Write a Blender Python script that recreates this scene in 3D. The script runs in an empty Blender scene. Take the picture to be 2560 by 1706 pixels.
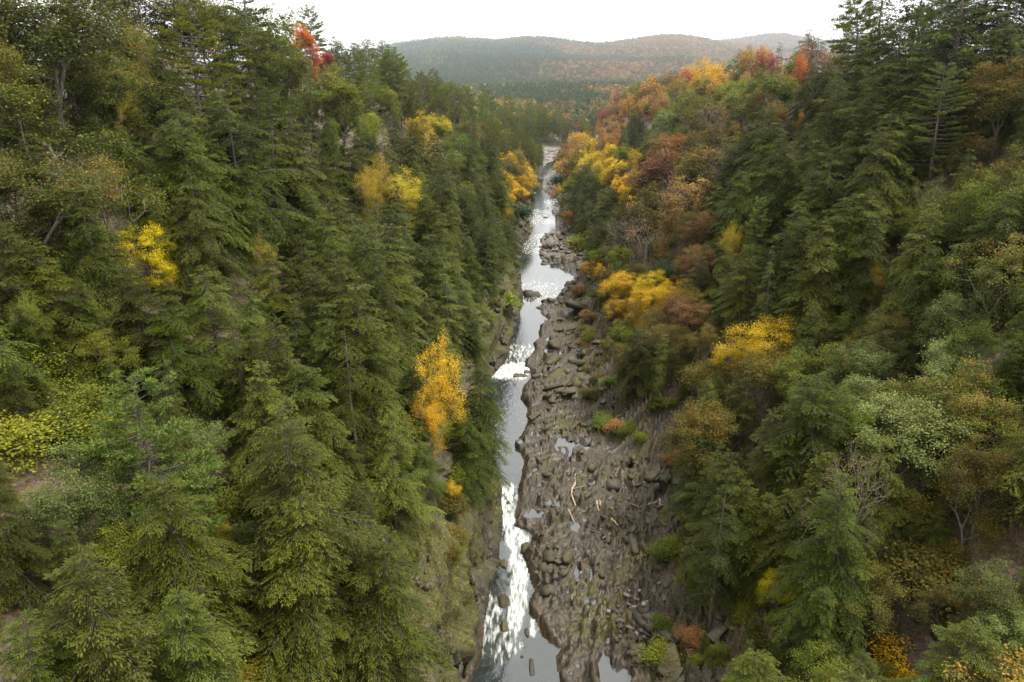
import bpy, math, random
import numpy as np
from collections import Counter
from mathutils import Vector

# ------------------------------------------------------------------ camera, sky, sun, exposure
sc = bpy.context.scene
CAMZ = 50.0
PITCH = math.radians(18.6)
LENS = 26.0
cam_d = bpy.data.cameras.new('camera')
cam_d.lens = LENS; cam_d.sensor_width = 36.0
cam_d.clip_start = 0.5; cam_d.clip_end = 30000
cam = bpy.data.objects.new('camera', cam_d)
sc.collection.objects.link(cam)
cam.location = (0, 0, CAMZ); cam.rotation_euler = (math.pi/2 - PITCH, 0, 0)
sc.camera = cam

SUN_EL, SUN_AZ = math.radians(60), math.radians(100)      # azimuth clockwise from +Y (view direction)
w = bpy.data.worlds.new('World'); sc.world = w; w.use_nodes = True
nt = w.node_tree; nt.nodes.clear()
sky = nt.nodes.new('ShaderNodeTexSky'); sky.sky_type = 'NISHITA'; sky.sun_disc = False
sky.sun_elevation = SUN_EL; sky.sun_rotation = SUN_AZ
sky.air_density = 1.0; sky.dust_density = 1.0; sky.ozone_density = 1.0
hs = nt.nodes.new('ShaderNodeHueSaturation'); hs.inputs['Saturation'].default_value = 0.16
bg = nt.nodes.new('ShaderNodeBackground'); bg.inputs['Strength'].default_value = 0.15
wo = nt.nodes.new('ShaderNodeOutputWorld')
cloud = nt.nodes.new('ShaderNodeMix'); cloud.data_type = 'RGBA'; cloud.inputs[0].default_value = 0.8   # an even deck of cloud over the clear sky
cloud.inputs[7].default_value = (4.1, 4.05, 3.95, 1)
nt.links.new(sky.outputs[0], hs.inputs['Color']); nt.links.new(hs.outputs[0], cloud.inputs[6]); nt.links.new(cloud.outputs[2], bg.inputs['Color'])
nt.links.new(bg.outputs[0], wo.inputs['Surface'])
sl = bpy.data.lights.new('sun', 'SUN'); sl.energy = 1.5; sl.angle = math.radians(16); sl.color = (1.0, 0.95, 0.87)
so = bpy.data.objects.new('sun', sl); sc.collection.objects.link(so)
sdir = Vector((math.sin(SUN_AZ)*math.cos(SUN_EL), math.cos(SUN_AZ)*math.cos(SUN_EL), math.sin(SUN_EL)))
so.rotation_euler = sdir.to_track_quat('Z', 'Y').to_euler(); so.location = (40, -20, 300)
vs = sc.view_settings
vs.view_transform = 'Standard'; vs.look = 'None'; vs.gamma = 1.0; vs.use_curve_mapping = False
vs.exposure = 1.8
cy = sc.cycles
cy.max_bounces = 4; cy.diffuse_bounces = 2; cy.glossy_bounces = 2; cy.transmission_bounces = 2
cy.transparent_max_bounces = 4; cy.volume_bounces = 1
cy.caustics_reflective = False; cy.caustics_refractive = False
cy.sample_clamp_indirect = 4.0
cy.use_adaptive_sampling = False; cy.use_denoising = True; cy.denoiser = 'OPENIMAGEDENOISE'; cy.denoising_input_passes = 'RGB_ALBEDO_NORMAL'; cy.denoising_prefilter = 'NONE'
COL = sc.collection
HAZE = 0.00012

# ------------------------------------------------------------------ noise and projection helpers
def hash2(ix, iy, seed):
    h = (ix.astype(np.int64)*374761393 + iy.astype(np.int64)*668265263 + seed*974634777) & 0xffffffff
    h = ((h ^ (h >> 13))*1274126177) & 0xffffffff
    h = ((h ^ (h >> 16))*2246822519) & 0xffffffff
    return ((h ^ (h >> 15)) & 0xffffff)/float(0xffffff)

def vnoise(x, y, seed=0):
    x, y = np.broadcast_arrays(np.asarray(x, float), np.asarray(y, float))
    ix = np.floor(x); iy = np.floor(y); fx = x-ix; fy = y-iy
    fx = fx*fx*fx*(fx*(fx*6-15)+10); fy = fy*fy*fy*(fy*(fy*6-15)+10)
    ix = ix.astype(np.int64); iy = iy.astype(np.int64)
    a = hash2(ix, iy, seed); b = hash2(ix+1, iy, seed); c = hash2(ix, iy+1, seed); d = hash2(ix+1, iy+1, seed)
    return (a*(1-fx)+b*fx)*(1-fy)+(c*(1-fx)+d*fx)*fy       # 0..1

def fbm(x, y, octv=4, seed=0, gain=0.5):
    s = 0; amp = 1; tot = 0
    for k in range(octv):
        s = s + amp*(vnoise(x*2**k, y*2**k, seed+k*17)*2-1); tot += amp; amp *= gain
    return s/tot                                            # about -1..1

def ridged(x, y, octv=4, seed=0):
    s = 0; amp = 1; tot = 0
    for k in range(octv):
        s = s + amp*(1-np.abs(vnoise(x*2**k, y*2**k, seed+k*31)*2-1)*2); tot += amp; amp *= 0.5
    return s/tot

def worley(x, y, seed=0):
    """nearest-cell data: height and tilt of the cell's facet, and distance to the cell border"""
    ix = np.floor(x).astype(np.int64); iy = np.floor(y).astype(np.int64)
    d1 = np.full(x.shape, 9.0); d2 = np.full(x.shape, 9.0); H = np.zeros(x.shape); cx = np.zeros(x.shape, np.int64); cy_ = np.zeros(x.shape, np.int64); ox = np.zeros(x.shape); oy = np.zeros(x.shape)
    for a in (-1, 0, 1):
        for b in (-1, 0, 1):
            jx = ix+a; jy = iy+b; px = jx+.15+.7*hash2(jx, jy, seed); py = jy+.15+.7*hash2(jx, jy, seed+7)
            d = np.hypot(x-px, y-py); m = d < d1
            d2 = np.where(m, d1, np.minimum(d2, d)); d1 = np.where(m, d, d1)
            cx = np.where(m, jx, cx); cy_ = np.where(m, jy, cy_); ox = np.where(m, x-px, ox); oy = np.where(m, y-py, oy)
    return hash2(cx, cy_, seed+11)-.5, (hash2(cx, cy_, seed+13)-.5)*ox+(hash2(cx, cy_, seed+17)-.15)*oy, d2-d1

def sstep(a, b, x):
    t = np.clip((x-a)/(b-a), 0, 1); return t*t*(3-2*t)

FPX = LENS/36*2560.0
CP, SP = math.cos(PITCH), math.sin(PITCH)
def ray(u, v):                   # direction of a pixel of the 2560 x 1706 picture
    a = (u-1280)/FPX; b = (853-v)/FPX
    return np.array((a, CP+b*SP, -SP+b*CP))
def project(P):
    P = np.atleast_2d(P); d = P-np.array((0, 0, CAMZ))
    f = d[:, 1]*CP-d[:, 2]*SP; up = d[:, 1]*SP+d[:, 2]*CP
    f = np.maximum(f, 0.01)
    return 1280+FPX*d[:, 0]/f, 853-FPX*up/f, f

WK_Y = [-60, 58, 62, 70, 78, 88, 122, 137, 190, 300, 660]
WK_Z = [-.3, 0.0, 0.15, 0.7, 1.1, 1.7, 1.75, 2.4, 2.45, 3.0, 3.2]
def water_z(Y): return np.interp(Y, WK_Y, WK_Z)
def on_water(u, v, dz=0.0):
    d = ray(u, v); z = 1.0
    for _ in range(12):
        t = (z+dz-CAMZ)/d[2]; z = float(water_z(t*d[1]))
    return np.array((t*d[0], t*d[1], z+dz))

# ------------------------------------------------------------------ the river's banks
LB = [(1172,1740),(1175,1706),(1206,1637),(1208,1564),(1221,1487),(1241,1429),(1250,1363),(1258,1305),(1256,1266),(1254,1228),
      (1245,1193),(1229,1170),(1216,1150),(1227,1082),(1230,1050),(1207,1001),(1212,953),(1226,944),(1256,912),(1275,892),
      (1275,869),(1281,843),(1293,820),(1299,786),(1305,746),(1302,714),(1282,678),(1284,654),(1275,622),(1302,615),
      (1322,598),(1326,581),(1314,566),(1327,535),(1326,501),(1326,477),(1331,457),(1350,436),(1355,424),(1365,409),
      (1392,398),(1405,390),(1411,384)]
RB = [(1398,1740),(1394,1706),(1390,1641),(1400,1622),(1378,1612),(1350,1591),(1336,1552),(1318,1537),(1320,1506),(1336,1475),(1316,1425),
      (1305,1386),(1322,1359),(1328,1340),(1315,1326),(1283,1318),(1285,1293),(1291,1255),(1297,1208),(1307,1158),(1301,1130),
      (1291,1106),(1311,1076),(1319,1053),(1314,1019),(1299,998),(1305,975),(1314,958),(1330,947),(1320,925),(1308,914),(1316,898),
      (1335,876),(1334,858),(1347,849),(1345,832),(1348,812),(1372,800),(1358,793),(1348,780),(1351,760),(1380,752),
      (1398,738),(1411,712),(1433,702),(1436,693),(1418,678),(1389,661),(1358,652),(1347,637),(1354,613),(1350,600),(1362,586),
      (1387,574),(1387,545),(1376,528),(1396,510),(1392,500),(1377,488),(1360,480),(1350,467),(1357,460),(1370,443),(1384,426),
      (1394,414),(1404,398),(1419,388),(1428,384)]
FT = [(1660,1740),(1655,1706),(1625,1600),(1620,1500),(1640,1400),(1650,1300),(1640,1220),(1560,1130),(1500,1080),(1470,1020),(1462,960),
      (1460,900),(1452,850),(1442,800),(1432,770),(1425,745),(1430,720),(1452,696),(1470,680),(1478,660),(1462,630),(1440,610),(1422,595),
      (1405,575),(1398,545),(1392,528),(1405,510),(1400,490),(1392,470),(1392,450),(1400,425),(1410,405),(1425,392),(1432,384)]
def curve(pts, dz=0.0):
    P = np.array([on_water(u, v, dz) for u, v in pts]); o = np.argsort(P[:, 1])
    return P[o, 1], P[o, 0]
LBY, LBX = curve(LB); RBY, RBX = curve(RB); FTY, FTX = curve(FT, 0.9)
def XL(Y): return np.interp(Y, LBY, LBX)+0.35*fbm(Y*0.22, 3.3+0*Y, 3, 5)*np.clip(Y/120, .5, 2)
def XR(Y): return np.interp(Y, RBY, RBX)+0.30*fbm(Y*0.45, 9.1+0*Y, 4, 6)*np.clip(Y/120, .6, 2)
def XS(Y): return np.maximum(np.interp(Y, FTY, FTX)+1.0*fbm(Y*0.12, 1.7+0*Y, 3, 8), XR(Y)+0.6)

# pools on the rock shelf: outline in the picture -> outline on the shelf
def ell(cx, cy, rx, ry, n=14):
    r = random.Random(int(cx*31+cy))
    return [(cx+rx*(0.75+.5*r.random())*math.cos(a*2*math.pi/n), cy+ry*(0.75+.5*r.random())*math.sin(a*2*math.pi/n)) for a in range(n)]
POOL_IMG = [[(1403,1086),(1420,1102),(1451,1107),(1483,1116),(1503,1109),(1489,1128),(1480,1133),(1456,1131),(1432,1133),(1426,1146),(1397,1146),(1384,1123),(1390,1100)],
            [(1490,1653),(1508,1630),(1523,1641),(1527,1664),(1550,1668),(1579,1680),(1583,1720),(1502,1720),(1498,1680)],
            [(1310,1288),(1330,1274),(1356,1276),(1352,1294),(1322,1297)]]
for e in [(1365,1199,12,6),(1370,1257,15,8),(1394,1258,6,14),(1438,1318,9,15),(1442,1432,8,20),(1480,1444,6,20),(1452,1473,9,6),
          (1506,1481,10,14),(1479,1506,16,10),(1521,1603,11,11),(1480,1206,11,8),(1379,1050,11,8),(1351,1056,5,7),(1345,1090,8,5),
          (1303,1106,6,4),(1368,878,15,8),(1400,884,10,5),(1372,849,5,5),(1428,868,9,5),(1391,757,13,5),(1350,1075,5,6),(1376,1100,6,5),
          (1345,1115,7,4),(1330,1085,4,8),(1386,1195,6,3),(1402,1206,7,3),(1370,1224,10,3),(1400,1228,7,3),(1425,1160,5,7),
          (1416,1161,8,3),(1446,1152,6,3),(1422,1196,4,12),(1434,1372,9,4),(1365,1440,9,4),(1420,1475,3,10),(1522,1536,4,12),(1498,1322,6,7),
          (1400,1085,5,5),(1355,935,8,4),(1330,1000,5,3),(1365,1002,12,3),(1337,1175,5,4),(1376,1340,6,3),(1350,1332,5,3),
          (1462,1300,4,5),(1540,1400,5,5),(1427,1683,9,7),(1444,1670,5,8),(1346,1512,4,8),(1372,1546,5,7),(1408,1130,4,10),(1452,1180,5,4)]:
    POOL_IMG.append(ell(*e))
POOLS = []
for pl in POOL_IMG:
    P = np.array([on_water(u, v, 0.62) for u, v in pl])
    zc = float(P[:, 2].mean()); 
    POOLS.append((P[:, :2], zc))

def poly_sd(px, py, poly):            # signed distance, negative inside
    x = px; y = py; inside = np.zeros(x.shape, bool); best = np.full(x.shape, 1e9)
    n = len(poly)
    for i in range(n):
        x0, y0 = poly[i]; x1, y1 = poly[(i+1) % n]
        dx, dy = x1-x0, y1-y0
        t = np.clip(((x-x0)*dx+(y-y0)*dy)/(dx*dx+dy*dy+1e-9), 0, 1)
        best = np.minimum(best, (x-x0-t*dx)**2+(y-y0-t*dy)**2)
        c = ((y0 > y) != (y1 > y)) & (x < dx*(y-y0)/(dy+1e-12)+x0)
        inside ^= c
    d = np.sqrt(best)
    return np.where(inside, -d, d)

# ------------------------------------------------------------------ terrain
def softcap(z, cap, k=5.0):
    return cap-k*np.logaddexp(0, (cap-z)/k)+0.0*z

def terrain(X, Y, masks=False):
    X = np.asarray(X, float); Y = np.asarray(Y, float)
    wz = water_z(Y); xl = XL(Y); xr = XR(Y); xs = XS(Y)
    floor = wz+np.clip((Y-655)*0.16, 0, 9)
    # left wall
    d0 = np.interp(Y, [0, 505, 535, 600, 660], [0, 0, 6, 60, 220])
    dl = xl-X-d0
    ch = np.interp(Y, [0, 60, 80, 105, 118, 150, 180, 230, 300, 600], [9, 10, 11, 9, 8, 10, 8, 5, 4, 5])+1.8*fbm(Y*0.06, 0*Y+.5, 3, 21)
    capl = np.interp(Y, [0, 280, 360, 520, 650, 700], [51, 48, 36, 29, 18, 13])
    rough = 1.3*fbm(X*0.11, Y*0.11, 4, 31)+0.45*fbm(X*0.5, Y*0.5, 3, 33)
    cliff = ch*sstep(0, 1, dl/(ch*0.36))
    crag = (0.9*ridged(X*0.35+Y*0.12, Y*0.25+X*.1, 4, 35)+1.1*fbm(X*.3, Y*.45, 4, 36)+.8*(vnoise(np.floor(X*.5+Y*.2), np.floor(Y*.45), 37)-.5))*sstep(0, 1.5, dl)*(1-sstep(6, 12, dl))
    zl = floor+0.25+cliff+0.80*np.maximum(dl-ch*0.3, 0)+rough*sstep(1, 8, dl)+crag
    zl = softcap(zl, capl+0.04*np.maximum(dl-45, 0)+1.5*fbm(X*.03, Y*.03, 2, 51))
    bar = floor+0.35+0.25*fbm(X*.3, Y*.2, 3, 77)
    zl = np.where(dl > 0, np.maximum(zl, floor+.25), bar)
    # right shelf and slope
    dr = X-xr; e = X-xs
    r0 = np.interp(Y, [0, 640, 665, 720], [0, 0, 15, 160])
    e2 = e-r0
    th = np.radians(np.interp(Y, [55, 90, 120, 160, 200, 240, 600], [86, 80, 52, 40, 50, 75, 75]))
    al = X*np.cos(th)+Y*np.sin(th); ac = -X*np.sin(th)+Y*np.cos(th)
    al = al+0.6*fbm(X*.2, Y*.2, 2, 41); ac = ac+0.5*fbm(X*.35, Y*.35, 3, 42)
    big = np.clip(Y/110, .8, 2.2)
    def saw(q, w):                                       # tilted ledges: slow rise, sharp drop
        fq = q-np.floor(q); return np.where(fq < 1-w, fq/(1-w), (1-fq)/w)-.5
    wob = 1.1*fbm(X*.12, Y*.12, 3, 141)
    h1, t1_, c1 = worley(al*.22/big+.5*wob, ac*.55/big+.6*wob, 151)
    h2, t2_, c2 = worley(al*.75/big+.3*wob, ac*1.5/big, 161)
    h3, t3_, c3 = worley(al*1.9/big, ac*3.2/big, 171)
    facet = 1.25*h1+1.4*t1_-.75*(1-sstep(0, .09, c1))+.65*h2+.85*t2_-.38*(1-sstep(0, .12, c2))+.28*h3+.35*t3_
    ledge = .40*saw(ac*.40/big+wob+.25*fbm(al*.3, ac*.1, 2, 142), .12)
    rel = 0.62*ridged(al*0.16, ac*0.75/big, 4, 43)*big**.5+0.30*fbm(al*0.5, ac*2.0, 3, 44)+0.16*ridged(X*1.3, Y*1.3, 3, 46)
    shelf = wz+0.62+0.035*np.maximum(dr, 0)+(rel*.35+ledge+facet)*sstep(0, 1.2, dr)*0.8
    shelf = shelf-0.75*(1-sstep(0, 0.9, dr))
    capr = np.interp(Y, [0, 200, 620, 740], [51, 49, 47, 12])
    slope = 0.62*np.maximum(e2, 0)+0.26*np.maximum(e2-9, 0)
    steep = np.exp(-((Y-188)/26.0)**2)
    slope = slope+steep*0.45*np.clip(e2, 0, 9)
    slab = 0.8*ridged(al*0.09, ac*0.33, 4, 45)+0.28*fbm(al*.35, ac*1.6, 3, 47)
    zr = shelf+slope+facet*.9*sstep(0, 5, e2)*(1-sstep(10, 26, e2))+slab*.7*sstep(0, 5, e2)*(1-sstep(14, 30, e2))*1.1+rough*sstep(4, 14, e2)
    zr = softcap(zr, capr+0.04*np.maximum(e2-60, 0)+1.5*fbm(X*.03, Y*.03, 2, 52))
    zr = np.maximum(zr, np.where(dr > 0, floor+.02+0.3*sstep(0, 1, dr), -9))
    mid = (xl+xr)/2; hw = np.maximum((xr-xl)/2, 0.2)
    bed = wz-1.2*np.clip(1-np.abs(X-mid)/hw, 0, 1)**.5-0.05
    z = np.where(X < xl, zl, np.where(X > xr, zr, bed))
    z = np.where(Y > 655, np.maximum(z, floor+.3*fbm(X*.05, Y*.05, 3, 60)), z)
    z = np.where((Y > 640) & (Y < 654), np.where(np.abs(X) < 160, np.minimum(z, wz-.4), z), z)
    wet = np.zeros_like(z)
    for poly, zc in POOLS:
        x0, y0 = poly.min(0)-1.2; x1, y1 = poly.max(0)+1.2
        m = (X > x0) & (X < x1) & (Y > y0) & (Y < y1)
        if not m.any(): continue
        sd = poly_sd(X[m], Y[m], poly)+0.22*fbm(X[m]*1.1, Y[m]*1.1, 3, 71)
        zz = z[m]
        zz = np.where(sd < 0, np.minimum(zz, zc-np.clip(-sd*1.2, 0.02, 0.4)), np.where(sd < 0.5, np.maximum(zz, zc+0.02+sd*0.25), zz))
        z[m] = zz; wet[m] = np.maximum(wet[m], 1-sstep(-.1, 0.5, sd))
    if not masks: return z
    wet = np.maximum(wet, (1-sstep(0.1, 1.2, z-wz))*((X > xl-3) & (X < xr+12)))
    wet = np.maximum(wet, .85*sstep(.05, .3, fbm(X*.5, Y*.3, 4, 85))*(dr > 0)*(e < 1.5))
    n1 = fbm(X*.22, Y*.22, 4, 81); n2 = fbm(X*.6, Y*.6, 4, 83)
    litter = np.where(X > xr, sstep(1.5, 9, e2+6*n1), sstep(10, 18, dl+5*n1))
    litter = np.maximum(litter, 0.8*sstep(0.25, 0.5, n2+.25*n1)*((X > xr) & (e2 > -4)))
    moss = np.where(X > xr, sstep(-.08, 0.32, n1+0.5*n2)*sstep(1.0, 4, dr)*0.9, sstep(-.45, .15, n1+.5*n2)*sstep(0.8, 2.5, z-wz))
    gravel = np.where((X > xr) & (e < 3) & (Y > 215), 1.0, 0)*1.0
    gravel = np.maximum(gravel, ((X < xl) & (dl < 0) & (Y > 500))*1.0)
    grass = sstep(660, 672, Y)
    return z, np.clip(wet, 0, 1), np.clip(litter, 0, 1), np.clip(moss, 0, 1), gravel, grass

def T1(x, y): return float(terrain(np.array([x]), np.array([y]))[0])

# ------------------------------------------------------------------ materials
def mat(name):
    m = bpy.data.materials.new(name); m.use_nodes = True
    n = m.node_tree; n.nodes.clear(); return m, n
def N(n, t, **kw):
    x = n.nodes.new(t)
    for k, v in kw.items(): setattr(x, k, v)
    return x
def ramp(n, stops, src=None):
    r = N(n, 'ShaderNodeValToRGB'); e = r.color_ramp.elements
    while len(e) < len(stops): e.new(0.5)
    for i, (p, c) in enumerate(stops): e[i].position = p; e[i].color = (*c, 1) if len(c) == 3 else c
    if src is not None: n.links.new(src, r.inputs[0])
    return r
def mixc(n, fac, a, b, mode='MIX'):
    m = N(n, 'ShaderNodeMix', data_type='RGBA', blend_type=mode)
    for sock, val in ((m.inputs[0], fac), (m.inputs[6], a), (m.inputs[7], b)):
        if hasattr(val, 'is_output'): n.links.new(val, sock)
        else: sock.default_value = val if not isinstance(val, tuple) else (*val, 1)
    return m.outputs[2]
def noise(n, vec, scale, detail=4, rough=.55):
    t = N(n, 'ShaderNodeTexNoise'); t.inputs['Scale'].default_value = scale
    t.inputs['Detail'].default_value = detail; t.inputs['Roughness'].default_value = rough
    n.links.new(vec, t.inputs['Vector']); return t.outputs['Fac']
def math_(n, op, a, b=None):
    m = N(n, 'ShaderNodeMath', operation=op)
    for s, v in ((m.inputs[0], a), (m.inputs[1], b)):
        if v is None: continue
        if hasattr(v, 'is_output'): n.links.new(v, s)
        else: s.default_value = v
    return m.outputs[0]

def leaf_mat(name, stops, trans=0.3, var=0.12, rough=.55):
    m, n = mat(name)
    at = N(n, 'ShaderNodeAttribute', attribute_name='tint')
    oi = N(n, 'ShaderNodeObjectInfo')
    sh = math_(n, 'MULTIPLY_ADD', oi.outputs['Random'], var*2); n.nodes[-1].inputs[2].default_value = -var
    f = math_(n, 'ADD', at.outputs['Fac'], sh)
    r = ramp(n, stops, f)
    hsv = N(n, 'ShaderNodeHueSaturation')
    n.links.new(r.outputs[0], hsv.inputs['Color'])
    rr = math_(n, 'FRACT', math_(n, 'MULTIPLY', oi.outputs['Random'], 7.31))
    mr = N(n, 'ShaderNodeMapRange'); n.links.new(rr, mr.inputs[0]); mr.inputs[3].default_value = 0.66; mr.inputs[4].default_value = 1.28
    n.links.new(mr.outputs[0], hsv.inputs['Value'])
    mr2 = N(n, 'ShaderNodeMapRange'); n.links.new(math_(n, 'FRACT', math_(n, 'MULTIPLY', oi.outputs['Random'], 3.77)), mr2.inputs[0])
    mr2.inputs[3].default_value = 0.482; mr2.inputs[4].default_value = 0.513
    n.links.new(mr2.outputs[0], hsv.inputs['Hue'])
    p = N(n, 'ShaderNodeBsdfPrincipled'); p.inputs['Roughness'].default_value = rough
    p.inputs['Specular IOR Level'].default_value = 0.15
    n.links.new(hsv.outputs[0], p.inputs['Base Color'])
    t = N(n, 'ShaderNodeBsdfTranslucent'); n.links.new(hsv.outputs[0], t.inputs['Color'])
    mx = N(n, 'ShaderNodeMixShader'); mx.inputs[0].default_value = trans
    n.links.new(p.outputs[0], mx.inputs[1]); n.links.new(t.outputs[0], mx.inputs[2])
    o = N(n, 'ShaderNodeOutputMaterial'); n.links.new(mx.outputs[0], o.inputs['Surface'])
    return m
def S(*cols): 
    k = len(cols); return [(i/(k-1), c) for i, c in enumerate(cols)]
LM = {
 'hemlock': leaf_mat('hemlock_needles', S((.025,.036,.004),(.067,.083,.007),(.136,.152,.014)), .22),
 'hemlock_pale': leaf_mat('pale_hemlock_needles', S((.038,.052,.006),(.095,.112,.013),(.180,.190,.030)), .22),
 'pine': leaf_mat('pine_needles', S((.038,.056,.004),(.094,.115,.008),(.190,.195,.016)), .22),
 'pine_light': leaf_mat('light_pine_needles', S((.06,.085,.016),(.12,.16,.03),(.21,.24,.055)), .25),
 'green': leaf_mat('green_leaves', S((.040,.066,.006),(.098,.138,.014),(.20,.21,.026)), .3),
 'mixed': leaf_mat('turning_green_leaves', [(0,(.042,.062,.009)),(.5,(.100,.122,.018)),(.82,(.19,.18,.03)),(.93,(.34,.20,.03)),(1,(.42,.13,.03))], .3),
 'silver': leaf_mat('silvery_green_leaves', S((.058,.080,.018),(.118,.148,.034),(.23,.255,.080)), .25),
 'bluegreen': leaf_mat('bluish_green_leaves', S((.028,.052,.024),(.055,.090,.045),(.09,.13,.07)), .2),
 'lime': leaf_mat('yellow_green_leaves', S((.07,.095,.010),(.155,.185,.015),(.29,.29,.025)), .35),
 'yellow': leaf_mat('yellow_leaves', [(0, (.14,.14,.014)), (.22, (.30,.25,.014)), (.52, (.52,.40,.016)), (1, (.66,.51,.025))], .35),
 'bright': leaf_mat('bright_yellow_leaves', [(0, (.18,.19,.010)), (.25, (.42,.36,.008)), (.6, (.62,.51,.010)), (1, (.74,.62,.015))], .35),
 'gold': leaf_mat('golden_leaves', [(0, (.18,.13,.012)), (.2, (.38,.24,.010)), (.48, (.62,.40,.012)), (1, (.74,.52,.020))], .35),
 'orange': leaf_mat('orange_leaves', [(0, (.12,.085,.018)), (.3, (.27,.145,.025)), (.65, (.42,.215,.035)), (1, (.52,.33,.05))], .35),
 'rust': leaf_mat('rust_leaves', S((.14,.080,.026),(.26,.145,.045),(.35,.215,.06)), .3),
 'red': leaf_mat('red_leaves', S((.26,.045,.022),(.46,.10,.040),(.54,.18,.05)), .35),
 'crimson': leaf_mat('crimson_leaves', S((.17,.018,.022),(.34,.045,.045),(.40,.09,.06)), .35),
 'brown': leaf_mat('brown_leaves', S((.07,.050,.028),(.13,.088,.045),(.19,.12,.055)), .25),
 'olive': leaf_mat('olive_leaves', [(0,(.05,.055,.012)),(.5,(.115,.11,.02)),(.8,(.20,.15,.02)),(1,(.34,.17,.02))], .3),
}
def bark(name, c0, c1, sc_=(9, 9, 1.5)):
    m, n = mat(name)
    tc = N(n, 'ShaderNodeTexCoord'); mp = N(n, 'ShaderNodeMapping'); mp.inputs['Scale'].default_value = sc_
    n.links.new(tc.outputs['Object'], mp.inputs['Vector'])
    f = noise(n, mp.outputs[0], 1.0, 5)
    r = ramp(n, [(.35, c0), (.65, c1)], f)
    p = N(n, 'ShaderNodeBsdfPrincipled'); p.inputs['Roughness'].default_value = .85
    n.links.new(r.outputs[0], p.inputs['Base Color'])
    b = N(n, 'ShaderNodeBump'); b.inputs['Distance'].default_value = .03; n.links.new(f, b.inputs['Height']); n.links.new(b.outputs[0], p.inputs['Normal'])
    o = N(n, 'ShaderNodeOutputMaterial'); n.links.new(p.outputs[0], o.inputs['Surface']); return m
BK = {'dark': bark('conifer_bark', (.045,.036,.028), (.10,.082,.066)),
      'grey': bark('grey_bark', (.055,.046,.036), (.15,.13,.105)),
      'birch': bark('birch_bark', (.20,.18,.14), (.50,.47,.40), (3, 3, 8)),
      'dead': bark('dead_wood', (.12,.10,.078), (.24,.21,.17)),
      'drift': bark('driftwood', (.22,.15,.085), (.46,.36,.25))}

def rock_nodes(n, vec, sv):
    """brown-grey schist: streaked bands plus blotches, returns colour and height"""
    f1 = noise(n, vec, 0.55, 6, .6); f2 = noise(n, sv, 1.0, 6, .65); f3 = noise(n, vec, 6.0, 4, .7)
    c = ramp(n, [(.34, (.010,.008,.005)), (.47, (.036,.030,.016)), (.60, (.086,.073,.042)), (.78, (.21,.195,.14))], f2)
    c2 = mixc(n, 0.55, c.outputs[0], ramp(n, [(.36, (.020,.016,.009)), (.66, (.120,.100,.066))], f1).outputs[0])
    c2 = mixc(n, ramp(n, [(.50, (0,0,0)), (.66, (.6,.6,.6))], noise(n, vec, .23, 5, .6)).outputs[0], c2, (.085, .048, .020))
    c3 = mixc(n, .35, c2, ramp(n, [(.34, (.010,.009,.006)), (.68, (.130,.115,.076))], f3).outputs[0])
    h = math_(n, 'ADD', math_(n, 'MULTIPLY', f2, .6), math_(n, 'MULTIPLY', f3, .25))
    return c3, h

# ground
gm, n = mat('gorge_ground')
geo = N(n, 'ShaderNodeNewGeometry'); pos = geo.outputs['Position']
mp = N(n, 'ShaderNodeMapping'); mp.vector_type = 'POINT'
mp.inputs['Rotation'].default_value = (0.5, .35, math.radians(-24)); mp.inputs['Scale'].default_value = (2.6, .34, 1.9)
n.links.new(pos, mp.inputs['Vector'])
rc, rh = rock_nodes(n, pos, mp.outputs[0])
A = {k: N(n, 'ShaderNodeAttribute', attribute_name=k).outputs['Fac'] for k in ('wet', 'litter', 'moss', 'gravel', 'grass')}
mn = noise(n, pos, 2.2, 5, .65)
mossc = ramp(n, [(.3, (.028,.030,.005)), (.55, (.080,.076,.009)), (.75, (.165,.150,.014))], noise(n, pos, 3.5, 4)).outputs[0]
mf = math_(n, 'MULTIPLY', A['moss'], ramp(n, [(.34, (0,0,0)), (.52, (1,1,1))], mn).outputs[0])
c = mixc(n, mf, rc, mossc)
vor = N(n, 'ShaderNodeTexVoronoi'); vor.inputs['Scale'].default_value = 5.5; n.links.new(pos, vor.inputs['Vector'])
sep = N(n, 'ShaderNodeSeparateColor'); n.links.new(vor.outputs['Color'], sep.inputs[0])
litc = ramp(n, [(0, (.025,.018,.012)), (.35, (.050,.034,.021)), (.62, (.090,.055,.030)), (.8, (.17,.070,.028)), (.92, (.20,.13,.04)), (1, (.05,.058,.014))], sep.outputs[0]).outputs[0]
litc = mixc(n, .4, litc, ramp(n, [(.3, (.022,.017,.012)), (.7, (.075,.055,.038))], noise(n, pos, .9, 5)).outputs[0])
lf = math_(n, 'MULTIPLY', A['litter'], ramp(n, [(.36, (0,0,0)), (.52, (1,1,1))], noise(n, pos, 1.3, 5, .6)).outputs[0])
c = mixc(n, lf, c, litc)
v2 = N(n, 'ShaderNodeTexVoronoi'); v2.inputs['Scale'].default_value = 1.1; n.links.new(pos, v2.inputs['Vector'])
s2 = N(n, 'ShaderNodeSeparateColor'); n.links.new(v2.outputs['Color'], s2.inputs[0])
grc = ramp(n, [(0, (.10,.085,.07)), (.5, (.22,.19,.165)), (1, (.40,.36,.33))], s2.outputs[0]).outputs[0]
c = mixc(n, A['gravel'], c, mixc(n, .4, grc, rc))
c = mixc(n, A['grass'], c, ramp(n, [(.3, (.035,.042,.012)), (.7, (.10,.095,.03))], noise(n, pos, .25, 5)).outputs[0])
dk = mixc(n, A['wet'], (1., 1., 1.), (.62, .50, .40))
c = mixc(n, 1.0, c, dk, 'MULTIPLY')
p = N(n, 'ShaderNodeBsdfPrincipled'); n.links.new(c, p.inputs['Base Color'])
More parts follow.
